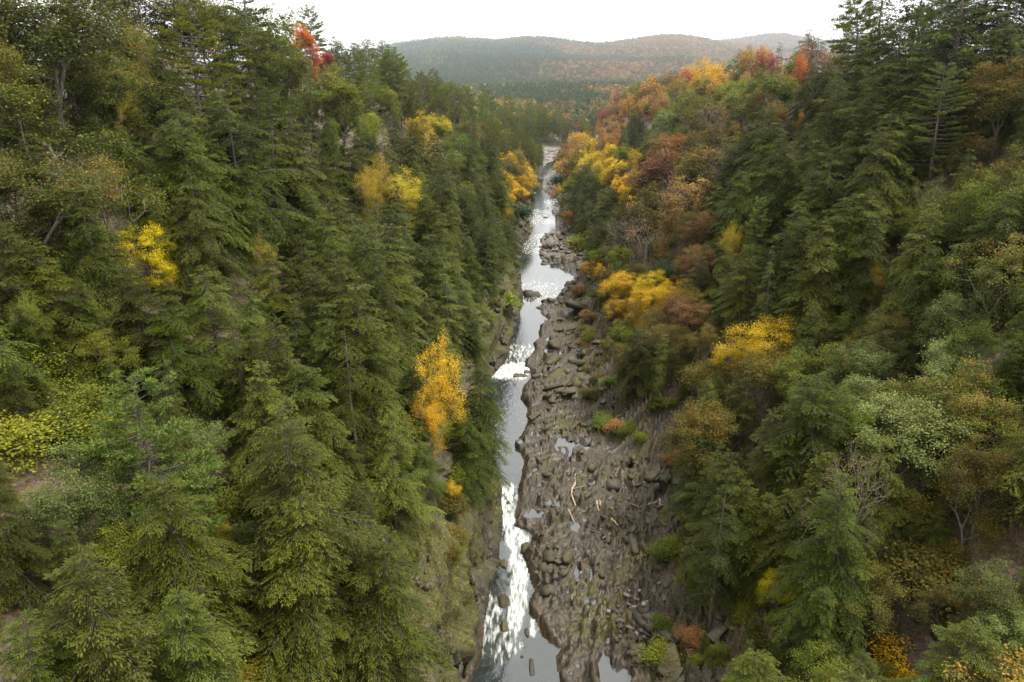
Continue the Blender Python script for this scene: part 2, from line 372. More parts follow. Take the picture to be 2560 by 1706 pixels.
rg = N(n, 'ShaderNodeMapRange'); n.links.new(A['wet'], rg.inputs[0]); rg.inputs[3].default_value = .8; rg.inputs[4].default_value = .24
n.links.new(rg.outputs[0], p.inputs['Roughness'])
b = N(n, 'ShaderNodeBump'); b.inputs['Distance'].default_value = .22; b.inputs['Strength'].default_value = .8
hh = math_(n, 'ADD', rh, math_(n, 'MULTIPLY', vor.outputs['Distance'], .12))
n.links.new(hh, b.inputs['Height']); n.links.new(b.outputs[0], p.inputs['Normal'])
o = N(n, 'ShaderNodeOutputMaterial'); n.links.new(p.outputs[0], o.inputs['Surface'])

def stone_mat(name, tone, warm=0, mossy=.85):
    m, n = mat(name)
    tc = N(n, 'ShaderNodeTexCoord'); oi = N(n, 'ShaderNodeObjectInfo')
    va = N(n, 'ShaderNodeVectorMath', operation='ADD'); n.links.new(tc.outputs['Object'], va.inputs[0]); n.links.new(oi.outputs['Location'], va.inputs[1])
    mp = N(n, 'ShaderNodeMapping'); mp.inputs['Scale'].default_value = (3.2, .8, 2.6); mp.inputs['Rotation'].default_value = (.4, .3, .3)
    n.links.new(va.outputs[0], mp.inputs['Vector'])
    c, h = rock_nodes(n, va.outputs[0], mp.outputs[0])
    mr = N(n, 'ShaderNodeMapRange'); n.links.new(oi.outputs['Random'], mr.inputs[0]); mr.inputs[3].default_value = tone*.75; mr.inputs[4].default_value = tone*1.35
    hv = N(n, 'ShaderNodeHueSaturation'); n.links.new(c, hv.inputs['Color']); n.links.new(mr.outputs[0], hv.inputs['Value'])
    hv.inputs['Saturation'].default_value = 1.0+warm
    wp = N(n, 'ShaderNodeNewGeometry').outputs['Position']
    ms = math_(n, 'MULTIPLY', ramp(n, [(.46, (0,0,0)), (.60, (1,1,1))], noise(n, wp, .35, 5, .65)).outputs[0], ramp(n, [(.40, (0,0,0)), (.62, (1,1,1))], noise(n, wp, 3.0, 4, .6)).outputs[0])
    mcol = ramp(n, [(.35, (.030,.030,.007)), (.65, (.13,.115,.018))], noise(n, wp, 5.0, 4)).outputs[0]
    lich = mixc(n, ramp(n, [(.60, (0,0,0)), (.72, (.8,.8,.8))], noise(n, wp, 1.7, 6, .7)).outputs[0], hv.outputs[0], (.19, .182, .140))
    fin = mixc(n, math_(n, 'MULTIPLY', ms, mossy), lich, mcol)
    p = N(n, 'ShaderNodeBsdfPrincipled'); p.inputs['Roughness'].default_value = .7; n.links.new(fin, p.inputs['Base Color'])
    b = N(n, 'ShaderNodeBump'); b.inputs['Distance'].default_value = .12; n.links.new(h, b.inputs['Height']); n.links.new(b.outputs[0], p.inputs['Normal'])
    o = N(n, 'ShaderNodeOutputMaterial'); n.links.new(p.outputs[0], o.inputs['Surface']); return m
STONE = {'dark': stone_mat('dark_wet_rock', .85), 'brown': stone_mat('brown_algae_rock', .8, .55), 'grey': stone_mat('grey_stone', 1.7, -.45), 'pale': stone_mat('pale_stone', 3.0, -.6, .1)}

def water_mat(name, foam=True, wave=1.0, base=(.018,.024,.020)):
    m, n = mat(name)
    pos = N(n, 'ShaderNodeNewGeometry').outputs['Position']
    mp = N(n, 'ShaderNodeMapping'); mp.inputs['Scale'].default_value = (1.0, .62, 1); n.links.new(pos, mp.inputs['Vector'])
    w1 = noise(n, mp.outputs[0], 1.6, 3, .55); w2 = noise(n, mp.outputs[0], 5.0, 3, .6)
    h = math_(n, 'ADD', w1, math_(n, 'MULTIPLY', w2, .35))
    p = N(n, 'ShaderNodeBsdfPrincipled'); p.inputs['Roughness'].default_value = .10; p.inputs['IOR'].default_value = 1.7
    p.inputs['Base Color'].default_value = (*base, 1)
    p.inputs['Specular IOR Level'].default_value = .8
    b = N(n, 'ShaderNodeBump'); b.inputs['Distance'].default_value = .10*wave
    n.links.new(h, b.inputs['Height']); n.links.new(b.outputs[0], p.inputs['Normal'])
    o = N(n, 'ShaderNodeOutputMaterial')
    if not foam:
        n.links.new(p.outputs[0], o.inputs['Surface']); return m
    rip = N(n, 'ShaderNodeAttribute', attribute_name='ripple').outputs['Fac']
    n.links.new(rip, b.inputs['Strength'])
    fa0 = N(n, 'ShaderNodeAttribute', attribute_name='foam').outputs['Fac']
    n.links.new(mixc(n, fa0, base, (.075, .085, .070)), p.inputs['Base Color'])
    fa = N(n, 'ShaderNodeAttribute', attribute_name='foam').outputs['Fac']
    mp2 = N(n, 'ShaderNodeMapping'); mp2.inputs['Scale'].default_value = (2.2, .5, 1); n.links.new(pos, mp2.inputs['Vector'])
    fn = noise(n, mp2.outputs[0], 1.1, 3, .5)
    f = math_(n, 'ADD', fa, math_(n, 'MULTIPLY', math_(n, 'SUBTRACT', fn, .5), 1.8))
    fr = ramp(n, [(.34, (0,0,0)), (.86, (1,1,1))], f)
    d = N(n, 'ShaderNodeBsdfPrincipled'); d.inputs['Roughness'].default_value = .5
    fc = ramp(n, [(.36, (.32,.35,.29)), (.62, (.74,.75,.71))], noise(n, mp2.outputs[0], 2.2, 4, .6))
    n.links.new(fc.outputs[0], d.inputs['Base Color'])
    b2 = N(n, 'ShaderNodeBump'); b2.inputs['Distance'].default_value = .05; n.links.new(fn, b2.inputs['Height']); n.links.new(b2.outputs[0], d.inputs['Normal'])
    mx = N(n, 'ShaderNodeMixShader'); n.links.new(fr.outputs[0], mx.inputs[0]); n.links.new(p.outputs[0], mx.inputs[1]); n.links.new(d.outputs[0], mx.inputs[2])
    n.links.new(mx.outputs[0], o.inputs['Surface']); return m
WATER = water_mat('river_water'); STILL = water_mat('still_water', False, .10, (.030,.030,.028))

# ------------------------------------------------------------------ mesh helpers
def mesh_np(name, V, F, mats=(), attrs=None, smooth=False):
    """V (n,3), F (m,k) with k = 3 or 4"""
    me = bpy.data.meshes.new(name); V = np.asarray(V, np.float32); F = np.asarray(F, np.int32)
    k = F.shape[1]
    me.vertices.add(len(V)); me.vertices.foreach_set('co', V.ravel())
    me.loops.add(F.size); me.loops.foreach_set('vertex_index', F.ravel())
    me.polygons.add(len(F)); me.polygons.foreach_set('loop_start', np.arange(0, F.size, k, dtype=np.int32))
    if smooth: me.polygons.foreach_set('use_smooth', np.ones(len(F), bool))
    me.update(calc_edges=True)
    for kk, a in (attrs or {}).items():
        at = me.attributes.new(kk, 'FLOAT', 'POINT'); at.data.foreach_set('value', np.asarray(a, np.float32))
    for m in mats: me.materials.append(m)
    return me
def obj(name, me, parent=None, loc=(0, 0, 0), **props):
    o = bpy.data.objects.new(name, me); COL.objects.link(o); o.location = loc
    if parent is not None: o.parent = parent
    for k, v in props.items(): o[k] = v
    return o
def grid_faces(r, c):
    i = np.arange(r*c).reshape(r, c)
    return np.stack([i[:-1, :-1], i[:-1, 1:], i[1:, 1:], i[1:, :-1]], -1).reshape(-1, 4)

# ------------------------------------------------------------------ terrain sheet
ys = [-30.0]
while ys[-1] < 780:
    y = ys[-1]; ys.append(y+(1.2 if y < 48 else max(0.16, y*y/30000.0 if y < 330 else 3.6)))
ys = np.array(ys)
xs = [0.0]; 
while xs[-1] < 420:
    x = xs[-1]; xs.append(x+(0.17 if x < 19 else 0.17+(x-19)*0.035))
xs = np.array(xs); xoff = np.concatenate([-xs[:0:-1], xs])
midx = np.interp(ys, RBY, np.convolve(np.pad((np.interp(RBY, LBY, LBX)+RBX)/2, 4, 'edge'), np.ones(9)/9, 'valid'))+3.5
GX = midx[:, None]+xoff[None, :]; GY = np.repeat(ys[:, None], len(xoff), 1)
gz, wet, lit, moss, grav, gras = terrain(GX.ravel(), GY.ravel(), True)
cx_, cy2 = GX.ravel(), GY.ravel(); cdl = XL(cy2)-cx_; cz = gz-water_z(cy2)
ca, ct, cb = worley(cy2*.33+.15*cz, cz*.42-.1*cy2, 181); cc, cd_, ce = worley(cy2*.95, cz*1.05+.2*cy2, 191)
shift = (1.5*ca+1.4*ct-.4*(1-sstep(0, .12, cb))+.55*cc+.6*cd_)*sstep(.1, 1.2, cz)*(1-sstep(6.5, 10, cdl))*(cdl > 0)
GXS = GX.ravel()+shift
me = mesh_np('gorge_ground', np.stack([GXS, GY.ravel(), gz], 1), grid_faces(*GX.shape), [gm],
             dict(wet=wet, litter=lit, moss=moss, gravel=grav, grass=gras), smooth=False)
obj('ground', me, kind='structure')

# ------------------------------------------------------------------ river
ry = np.array([y for y in ys if 40 < y < 640]); nr = 34
tt = np.linspace(0, 1, nr)
RX = (XL(ry)-.9)[:, None]*(1-tt)+(XR(ry)+1.1)[:, None]*tt; RY = np.repeat(ry[:, None], nr, 1)
fx, fy = RX.ravel(), RY.ravel()
def bump(y, a, b, s): return sstep(a-s, a+s, y)*(1-sstep(b-s, b+s, y))
c_main = np.interp(fy, LBY, LBX)*.5+np.interp(fy, RBY, RBX)*.5
pu, pv, _ = project(np.stack([fx, fy, water_z(fy)], 1))
foam = np.zeros_like(fx)
cu = np.interp(pv, [1190, 1290, 1340, 1400, 1470, 1540, 1600], [1270, 1268, 1290, 1296, 1298, 1290, 1285])
wu = np.interp(pv, [1150, 1190, 1290, 1340, 1400, 1470, 1540, 1600], [10, 30, 22, 38, 30, 34, 30, 20])
foam = np.maximum(foam, .74*(1-sstep(.35, 1.25, np.abs(pu-cu)/wu))*bump(pv, 1210, 1585, 22))
foam = np.maximum(foam, .40*bump(pv, 1480, 1650, 25)*(pu < 1305))
foam = np.maximum(foam, .9*bump(pv, 1545, 1592, 8)*np.exp(-((pu-1333)/9)**2))
foam = np.maximum(foam, .95*bump(pv, 905, 948, 10)*(1-sstep(0, 12, pu-(1330-(pv-900)*.4)))*sstep(-6, 22, pv-(900+(pu-1300)*-.55)+20))
foam = np.maximum(foam, .42*bump(pv, 860, 905, 15))
foam = np.maximum(foam, .40*bump(pv, 440, 640, 10)*(vnoise(fx*.1, fy*.06, 3) > .45))
foam = np.maximum(foam, .35*bump(pv, 700, 760, 15))
ripple = np.interp(fy, [50, 60, 95, 118, 128, 150, 185, 215, 225, 300, 420, 520], [.18, .20, .25, .38, .35, .35, .18, .10, .25, .35, .28, .15])
rz = water_z(fy)+foam**2*0.40*fbm(fx*.8, fy*.45, 3, 91)+.02*fbm(fx*1.5, fy*1.1, 2, 92)*(fy < 140)
me = mesh_np('river', np.stack([fx, fy, rz], 1), grid_faces(*RX.shape), [WATER], dict(foam=np.clip(foam, 0, 1.2), ripple=ripple), smooth=True)
obj('river', me, kind='structure')
V = [(-160, 639, 3.19), (62, 639, 3.19), (62, 655, 3.19), (-160, 655, 3.19)]
me = mesh_np('river_bend', V, [(0, 1, 2, 3)], [STILL]); obj('river_bend', me, kind='structure')
for poly, zc in POOLS:
    c = poly.mean(0); k = len(poly)
    q = poly-c; L = np.linalg.norm(q, axis=1, keepdims=True); q = q*(1+0.42/np.maximum(L, .2))
    V = np.vstack([[0, 0, 0], np.column_stack([q, np.zeros(k)])])
    F = [(0, 1+i, 1+(i+1) % k) for i in range(k)]
    obj('rock_pool', mesh_np('rock_pool', V, F, [STILL]), loc=(c[0], c[1], zc), kind='structure')

# ------------------------------------------------------------------ plant builders
def nrm(a): return a/np.maximum(np.linalg.norm(a, axis=-1, keepdims=True), 1e-9)
class Leaves:
    def __init__(s): s.P, s.D, s.U, s.L, s.W, s.T = [], [], [], [], [], []
    def add(s, P, D, U, L, W, T):
        n = len(P)
        for lst, v in ((s.P, P), (s.D, nrm(D)), (s.U, U)): lst.append(np.asarray(v, np.float32))
        for lst, v in ((s.L, L), (s.W, W), (s.T, T)): lst.append(np.broadcast_to(np.asarray(v, np.float32), (n,)))
    def mesh(s, name, m, keep=1.0, rng=None, grow=1.0):
        P, D, U = (np.concatenate(x) for x in (s.P, s.D, s.U)); L, W, T = (np.concatenate(x) for x in (s.L, s.W, s.T))
        if keep < 1:
            k = rng.random(len(P)) < keep; P, D, U, L, W, T = P[k], D[k], U[k], L[k]*grow, W[k]*grow, T[k]
        B = nrm(np.cross(D, U)); Nn = np.cross(B, D)
        n = len(P); V = np.empty((n, 4, 3), np.float32)
        V[:, 0] = P; V[:, 2] = P+D*L[:, None]
        mid = P+D*(L*.5)[:, None]+Nn*(W*.18)[:, None]
        V[:, 1] = mid+B*(W*.5)[:, None]; V[:, 3] = mid-B*(W*.5)[:, None]
        F = np.arange(n*4, dtype=np.int32).reshape(n, 4)
        return mesh_np(name, V.reshape(-1, 3), F, [m], dict(tint=np.repeat(T, 4)))
class Tubes:
    def __init__(s): s.V, s.F, s.n = [], [], 0
    def add(s, pts, rad, k=5):
        pts = np.asarray(pts, float); rad = np.asarray(rad, float); m = len(pts)
        t = nrm(np.gradient(pts, axis=0)); ref = np.array((0.31, .17, .93)) if abs(t[0][2]) < .8 else np.array((1., .1, 0))
        a = nrm(np.cross(t, ref)); b = np.cross(t, a)
        an = np.arange(k)*2*math.pi/k
        ring = pts[:, None]+rad[:, None, None]*(a[:, None]*np.cos(an)[None, :, None]+b[:, None]*np.sin(an)[None, :, None])
        s.V.append(ring.reshape(-1, 3)); i = np.arange(m*k).reshape(m, k)+s.n
        j = np.roll(i, -1, 1)
        s.F.append(np.stack([i[:-1], j[:-1], j[1:], i[1:]], -1).reshape(-1, 4)); s.n += m*k
    def mesh(s, name, m):
        return mesh_np(name, np.concatenate(s.V), np.concatenate(s.F), [m], smooth=True)

def hemlock(seed, H=17, R=3.6, nb=125, bare=0.06, gap=.0, fine=1.0):
    r = np.random.default_rng(seed); L = Leaves(); T = Tubes()
    lean = r.normal(0, .25, 2)
    zz = np.linspace(0, H, 9); wob = np.cumsum(r.normal(0, .05, (9, 2)), 0)
    tp = np.column_stack([wob[:, 0]+lean[0]*(zz/H)**2, wob[:, 1]+lean[1]*(zz/H)**2, zz])
    T.add(tp, np.interp(zz, [0, H], [.24*H/17, .015])*1.0, 7)
    ax = lambda z: np.array((np.interp(z, zz, tp[:, 0]), np.interp(z, zz, tp[:, 1]), z))
    sect = r.random(8)*.5+.75
    for i in range(nb):
        t = (bare+(1-bare)*(i+.5)/nb)**0.92
        z = t*H*.995; az = i*2.39996+r.normal(0, .35)
        if r.random() < gap: continue
        q = (1-t)
        ln = R*(min(1, q*1.3)**.68)*(.5+.72*r.random())*sect[int(az/(2*math.pi)*8) % 8]+.22
        if t < .25: ln *= .65+1.4*t
        z += r.normal(0, .35); el = math.radians(24*t-2+r.normal(0, 13)) if t < .9 else math.radians(35+r.normal(0, 10))
        dr = .34+.42*r.random()+.12*q
        ca, sa = math.cos(az), math.sin(az); h = np.array((ca, sa, 0)); side = np.array((-sa, ca, 0))
        s = np.linspace(0, 1, 6); tw = r.normal(0, .12)
        curve_ = lambda s: ax(z)+np.outer(s*ln, h)+np.outer(s**2*ln*tw, side)+np.outer(ln*(math.tan(el)*s-dr*s**2), (0, 0, 1))
        T.add(curve_(s), np.interp(s, [0, 1], [.012+.011*ln, .004]), 3)
        step = .17*fine; n2 = max(3, int(ln*.86/step*.8))
        s2 = np.repeat(.14+.86*(np.arange(n2)+r.random(n2)*.6)/n2, 2); sgn = np.tile([-1., 1.], n2)
        p2 = curve_(s2); tan = nrm(np.outer(np.ones_like(s2), h)+np.outer(2*s2*tw, side)+np.outer(math.tan(el)-2*dr*s2, (0, 0, 1)))
        l2 = np.minimum(.24+.62*ln*(1-s2)**.8*(.5+.8*r.random(len(s2)))*np.minimum(1, s2*3+.2), 1.25)
        d2 = nrm(tan*.72+side*sgn[:, None]*.75+np.column_stack([r.normal(0, .1, len(s2)), r.normal(0, .1, len(s2)), r.normal(-.16, .14, len(s2))]))
        # leaflets on the secondaries
        n3 = np.maximum(2, (l2/(.105*fine)).astype(int)); idx = np.repeat(np.arange(len(s2)), n3*2)
        k3 = np.concatenate([np.repeat(np.arange(a), 2) for a in n3]); sg = np.concatenate([np.tile([-1., 1.], a) for a in n3])
        f3 = (k3+.6+r.random(len(k3))*.4)/n3[idx]
        p3 = p2[idx]+d2[idx]*(l2[idx]*f3)[:, None]; p3[:, 2] -= .16*l2[idx]*f3**2
        up = np.column_stack([r.normal(0, .3, len(k3)), r.normal(0, .3, len(k3)), np.ones(len(k3))])
        sd = np.cross(up, d2[idx]); d3 = d2[idx]*.85+nrm(sd)*sg[:, None]*.62; d3[:, 2] -= .22+r.normal(0, .12, len(k3))
        tip = np.maximum(s2[idx], .2)*.55+.25*f3
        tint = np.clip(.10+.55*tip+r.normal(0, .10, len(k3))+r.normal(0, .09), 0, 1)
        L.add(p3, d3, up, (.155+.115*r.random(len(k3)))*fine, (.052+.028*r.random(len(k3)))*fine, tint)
    # bare dead twigs low on the trunk
    for i in range(10):
        z = H*(.05+.3*r.random()); az = r.random()*6.28; ln = .6+1.6*r.random()
        s = np.linspace(0, 1, 4); T.add(ax(z)+np.outer(s*ln, (math.cos(az), math.sin(az), -.1))+np.outer(s**2*ln, (0, 0, -.35)), np.interp(s, [0, 1], [.03, .006]), 3)
    return L, T

def pine(seed, H=22, R=4.2, whorls=24, base=.25, tight=1.0, bend=0.0):
    r = np.random.default_rng(seed); L = Leaves(); T = Tubes()
    zz = np.linspace(0, H, 12); wob = np.cumsum(r.normal(0, .06, (12, 2)), 0)
    tp = np.column_stack([wob[:, 0]+bend*H*(zz/H)**2.2, wob[:, 1], zz*(1-.10*abs(bend)*(zz/H))])
    T.add(tp, np.interp(zz, [0, H], [.32*H/22, .02]), 8)
    ax = lambda z: np.array([np.interp(z, zz, tp[:, k]) for k in range(3)])
    for wv in range(whorls):
        t = base+(1-base)*((wv+.3*r.random())/whorls); nb = r.integers(3, 6); a0 = r.random()*6.28
        prof = (math.sin(min(1, (1-t)/(1-base)*1.05)*math.pi*.62))**.8
        for b in range(nb):
            if r.random() < .12: continue
            ln = R*prof*(.55+.6*r.random())+.35; az = a0+b*6.283/nb+r.normal(0, .25)
            el = math.tan(math.radians(-4+30*max(0, t-.5)*2+r.normal(0, 6))); h = np.array((math.cos(az), math.sin(az), 0)); side = np.array((-h[1], h[0], 0))
            tw = r.normal(0, .12); cv = .10+.14*r.random(); o0 = ax(t*H)
            cf = lambda s: o0+np.outer(s*ln, h)+np.outer(s**2*ln*tw, side)+np.outer(ln*(el*s-.10*s+cv*s**2.2), (0, 0, 1))
            s = np.linspace(0, 1, 6); T.add(cf(s), np.interp(s, [0, 1], [.02+.014*ln, .008]), 4)
            n2 = max(4, int(ln*6)); s2 = .30+.70*r.random(n2)**.8; sg = r.choice([-1, 1], n2)
            l2 = (.25+.55*ln*.35*(1.1-s2))*(.6+.8*r.random(n2)); 
            d2 = nrm(h*.75+side*(sg*(.5+.5*r.random(n2)))[:, None]+np.outer(.18+.25*r.random(n2), (0, 0, 1)))
            p2 = cf(s2)
            nt_ = np.maximum(2, (l2/.13).astype(int)); idx = np.repeat(np.arange(n2), nt_)
            f = np.concatenate([(np.arange(a)+1)/a for a in nt_])
            pt = p2[idx]+d2[idx]*(l2[idx]*f)[:, None]
            nn = 9; I = np.repeat(np.arange(len(pt)), nn)
            rd = nrm(r.normal(0, 1, (len(I), 3))); dd = nrm(d2[idx][I]*.55+rd*.75+np.array((0, 0, .38)))
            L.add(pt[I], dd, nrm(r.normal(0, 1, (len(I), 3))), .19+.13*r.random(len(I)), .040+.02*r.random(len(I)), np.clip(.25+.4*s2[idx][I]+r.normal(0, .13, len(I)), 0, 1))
    return L, T

def broadleaf(seed, H=15, spread=1.0, clear=.28, depth=6, leaves=26, leaf=.16, flat=.5, up=.35, stems=1, sparse=0.0, lean=(0, 0), cl=.42, R=None):
    r = np.random.default_rng(seed); L = Leaves(); T = Tubes(); tips = []
    def grow(p, d, ln, rad, dep):
        n = 4; pts = [p]; dd = d
        for _ in range(n-1):
            dd = nrm(dd+r.normal(0, .13, 3)+np.array((0, 0, .05*up))); pts.append(pts[-1]+dd*ln/(n-1))
        T.add(pts, np.linspace(rad, rad*.68, n), 7 if dep == depth else (5 if dep > depth-2 else 3))
        if dep <= 2: tips.append((pts[1], dd, dep)); tips.append((pts[2], dd, dep))
        if dep == 0 or rad < .004: tips.append((pts[-1], dd, dep)); return
        k = 2 if r.random() < .55 else 3
        base = r.random()*6.28
        ref = nrm(np.cross(dd, (0.2, .1, 1.0) if abs(dd[2]) < .9 else (1., 0, 0))); ref2 = np.cross(dd, ref)
        for i in range(k):
            a = base+i*6.283/k+r.normal(0, .35); an = math.radians(24+24*r.random())*spread
            nd = dd*math.cos(an)+(ref*math.cos(a)+ref2*math.sin(a))*math.sin(an)
            nd[2] = nd[2]*(.72 if dep < depth-1 else 1)+.10*up; nd = nrm(nd)
            grow(pts[-1], nd, ln*(.66+.2*r.random()), rad*(.62 if k == 3 else .7), dep-1)
        if dep >= depth-2 and r.random() < .8:                       # a lower side limb
            a = r.random()*6.28; nd = nrm(np.array((math.cos(a), math.sin(a), .35))); grow(pts[2], nd, ln*.62, rad*.45, max(dep-2, 0))
    for s in range(stems):
        a = r.random()*6.28; off = np.array((math.cos(a), math.sin(a), 0))*(.25 if stems > 1 else 0)
        d = nrm(np.array((lean[0], lean[1], 1.0))+off*(.9 if stems > 1 else 0)+r.normal(0, .05, 3)*np.array((1, 1, 0)))
        grow(off*.6-np.array((0, 0, .4)), d, H*clear*(.8+.4*r.random())/1.0, .017*H/math.sqrt(stems), depth)
    P = np.array([t[0] for t in tips]); top = P[:, 2].max(); k = (H-.4)/top
    R = R or H*.31; kx = R/np.percentile(np.hypot(P[:, 0]-P[:, 0].mean(), P[:, 1]-P[:, 1].mean()), 93)
    K3 = np.array((kx, kx, k)); P = P*K3; T.V = [v*K3 for v in T.V]
    cen = P.mean(0)
    nL = leaves
    keep = r.random(len(P)) > sparse
    P2 = P[keep]; m = len(P2); I = np.repeat(np.arange(m), nL)
    off = r.normal(0, 1, (m*nL, 3))*np.array((cl, cl, cl*flat))
    pos_ = P2[I]+off; out = nrm(pos_-cen)
    d = nrm(r.normal(0, 1, (m*nL, 3))*np.array((1, 1, .35))+out*.6+np.array((0, 0, -.25)))
    upv = nrm(r.normal(0, .55, (m*nL, 3))+np.array((0, 0, 1))+out*.35)
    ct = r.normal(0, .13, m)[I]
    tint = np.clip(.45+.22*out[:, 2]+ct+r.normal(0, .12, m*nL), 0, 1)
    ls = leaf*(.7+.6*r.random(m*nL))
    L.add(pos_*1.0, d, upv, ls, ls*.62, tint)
    return L, T

# mesh library: kind -> list of (near, mid, far) crown/trunk meshes with height and radius
LIB = {}
def register(kind, L, T, H, bk, mid=.22, far=.07, seed=0):
    rng = np.random.default_rng(seed+5)
    m0 = LM['hemlock']; tm = T.mesh(kind+'_trunk', BK[bk])
    near = L.mesh(kind+'_crown', m0); md = L.mesh(kind+'_crown', m0, mid, rng, (1/mid)**.5*.92); fr = L.mesh(kind+'_crown', m0, far, rng, (1/far)**.5*.86)
    P = np.concatenate(L.P); R = np.percentile(np.linalg.norm(P[:, :2]-P[:, :2].mean(0), axis=1), 94)
    LIB.setdefault(kind, []).append(dict(near=near, mid=md, far=fr, trunk=tm, H=float(P[:, 2].max()), R=float(R), zlo=float(np.percentile(P[:, 2], 4))))
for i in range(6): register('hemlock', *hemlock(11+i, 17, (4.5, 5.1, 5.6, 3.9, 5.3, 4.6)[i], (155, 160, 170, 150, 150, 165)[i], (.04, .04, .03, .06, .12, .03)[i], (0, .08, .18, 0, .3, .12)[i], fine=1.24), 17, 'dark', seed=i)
register('thin_hemlock', *hemlock(31, 18, 2.9, 70, .28, .25), 18, 'grey', seed=9)
for i in range(2): register('spire', *hemlock(41+i, 15, 2.1, 105, .03), 15, 'dark', seed=19+i)
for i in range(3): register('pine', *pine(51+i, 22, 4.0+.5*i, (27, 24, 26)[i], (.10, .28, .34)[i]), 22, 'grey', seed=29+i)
register('young_pine', *pine(61, 12, 2.9, 30, .02), 12, 'dark', seed=39)
register('bent_pine', *pine(63, 18, 3.0, 15, .55, bend=.42), 18, 'dark', seed=40)
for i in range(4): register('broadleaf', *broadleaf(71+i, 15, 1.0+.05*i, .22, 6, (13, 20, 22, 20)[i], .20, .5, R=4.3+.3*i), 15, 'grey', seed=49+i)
for i in range(2): register('layered', *broadleaf(81+i, 11, 1.25, .20, 6, 24, .14, .25, .1, 1, .15, R=3.9), 11, 'grey', seed=59+i)
for i in range(2): register('birch', *broadleaf(91+i, 15, .8, .30, 5, 18, .15, .7, .7, 3, .4, cl=.36, R=3.4), 15, 'birch', seed=69+i)
register('plume', *broadleaf(95, 17, .62, .20, 6, 20, .18, .5, .9, 1, .15, R=3.2), 17, 'grey', seed=75)
for i in range(2): register('bare', *broadleaf(101+i, 13, .9, .27, 6, 2, .15, .6, .5, 1, .4, R=3.8), 13, 'dead', seed=79+i)
for i in range(3): register('shrub', *broadleaf(111+i, 3.2, 1.15, .26, 4, 22, .105, .6, .6, 4, .3, cl=.26, R=1.6), 3.2, 'grey', seed=89+i)
for i in range(3): register('scrub', *broadleaf(121+i, 2.4, 1.2, .25, 4, 17, .125, .6, .7, 3, .42, cl=.26, R=1.3), 2.4, 'grey', seed=109+i)

# ------------------------------------------------------------------ placing
RND = random.Random(7)
TREES = []                       # dicts: kind, var, mat, x, y, z, s, rot, label, group, cat, name
def apex_place(u, v, h, t0=20, t1=720):
    """the point on the pixel's ray that is h above the ground: the top of a tree of height h"""
    d = ray(u, v); t = np.linspace(t0, t1, 1800)
    P = np.array((0, 0, CAMZ))+t[:, None]*d; g = P[:, 2]-terrain(P[:, 0], P[:, 1])-h
    k = np.nonzero(g < 0)[0]
    if len(k) and k[0] == 0 and t0 > 20: h = max(h+float(g[0]), .6*h); return P[0]-np.array((0, 0, h)), h
    if len(k): return P[k[0]]-np.array((0, 0, h)), h
    i = int(np.argmin(np.where(P[:, 1] < 600, g, 1e9))); h2 = h+float(g[i])      # on the skyline: a taller tree where the ray comes nearest
    return (None, h2) if h2 > 1.45*h+4 else (P[i]-np.array((0, 0, h2)), h2)
KINDN = {'hemlock': ('hemlock_tree', 'tree'), 'thin_hemlock': ('hemlock_tree', 'tree'), 'spire': ('hemlock_tree', 'tree'), 'pine': ('pine_tree', 'tree'),
         'young_pine': ('pine_tree', 'tree'), 'bent_pine': ('pine_tree', 'tree'), 'broadleaf': ('broadleaf_tree', 'tree'), 'layered': ('broadleaf_tree', 'tree'),
         'birch': ('birch_tree', 'tree'), 'plume': ('broadleaf_tree', 'tree'), 'bare': ('bare_tree', 'tree'), 'scrub': ('shrub', 'shrub'), 'shrub': ('shrub', 'shrub')}
def put(kind, mt, base, h, label, group, hero=False, var=None, rot=None, wide=1.0):
    vs_ = LIB[kind]; var = RND.randrange(len(vs_)) if var is None else var
    lib = vs_[var]; s = h/lib['H']
    TREES.append(dict(kind=kind, mat=mt, var=var, p=np.array(base, float), s=s, w=wide, h=h, R=lib['R']*s*wide, zlo=lib['zlo']*s,
                      rot=RND.random()*6.283 if rot is None else rot, label=label, group=group, hero=hero))
PN_ = ('pine', 'pine')
def hero(u, v, kind, mt, h, label, wide=1.0, group=None, var=None, rot=None, t1=720, t0=20):
    if kind == 'shrub' and h < 4: kind = 'scrub'
    b, h = apex_place(u, v, h, t0, t1)
    if b is None: print('no ground for', u, v, kind, h); return
    put(kind, mt, b, h, label, group, True, var, rot, wide)
# --- left side
OAKS = 'spreading green oaks with orange tinges on the rim above the footpath'
hero(60, -170, 'broadleaf', 'mixed', 21, 'huge spreading oak, green tinged orange, thick pale limbs over the rim', 1.25, OAKS, 0, 0.3)
hero(300, -120, 'broadleaf', 'mixed', 19, 'tall green oak with orange tips reaching over the dark hemlocks', 1.25, OAKS, 1)
hero(140, 120, 'broadleaf', 'mixed', 15, 'smaller green oak under the huge spreading oak, limbs hanging outward', 1.3, OAKS, 2)
hero(270, 380, 'layered', 'mixed', 11, 'drooping green oak bough tree with orange flecks above the bright yellow beech', 1.0, None, 0)
hero(20, 330, 'broadleaf', 'mixed', 13, 'green oak with leaning pale trunk low beneath the spreading oak', 1.2, OAKS, 3)
hero(310, 215, 'birch', 'yellow', 9, 'thin sapling with few yellow leaves among dark hemlocks below the oaks', .7, None, 0)
hero(585, -130, 'pine', 'pine', 26, 'tall white pine with bare trunk and tiered boughs on the skyline', 1.1, None, 0)
hero(455, -60, 'pine', 'pine', 25, 'white pine with open thin boughs beside the green oaks, sky showing through', 1.1, None, 1)
hero(520, 20, 'broadleaf', 'green', 16, 'pale green maple between the two tall skyline pines', 1.0, None, 3)
hero(530, 90, 'broadleaf', 'orange', 11, 'orange maple low behind the tall bare-trunked pine', 1.0, None, 1)
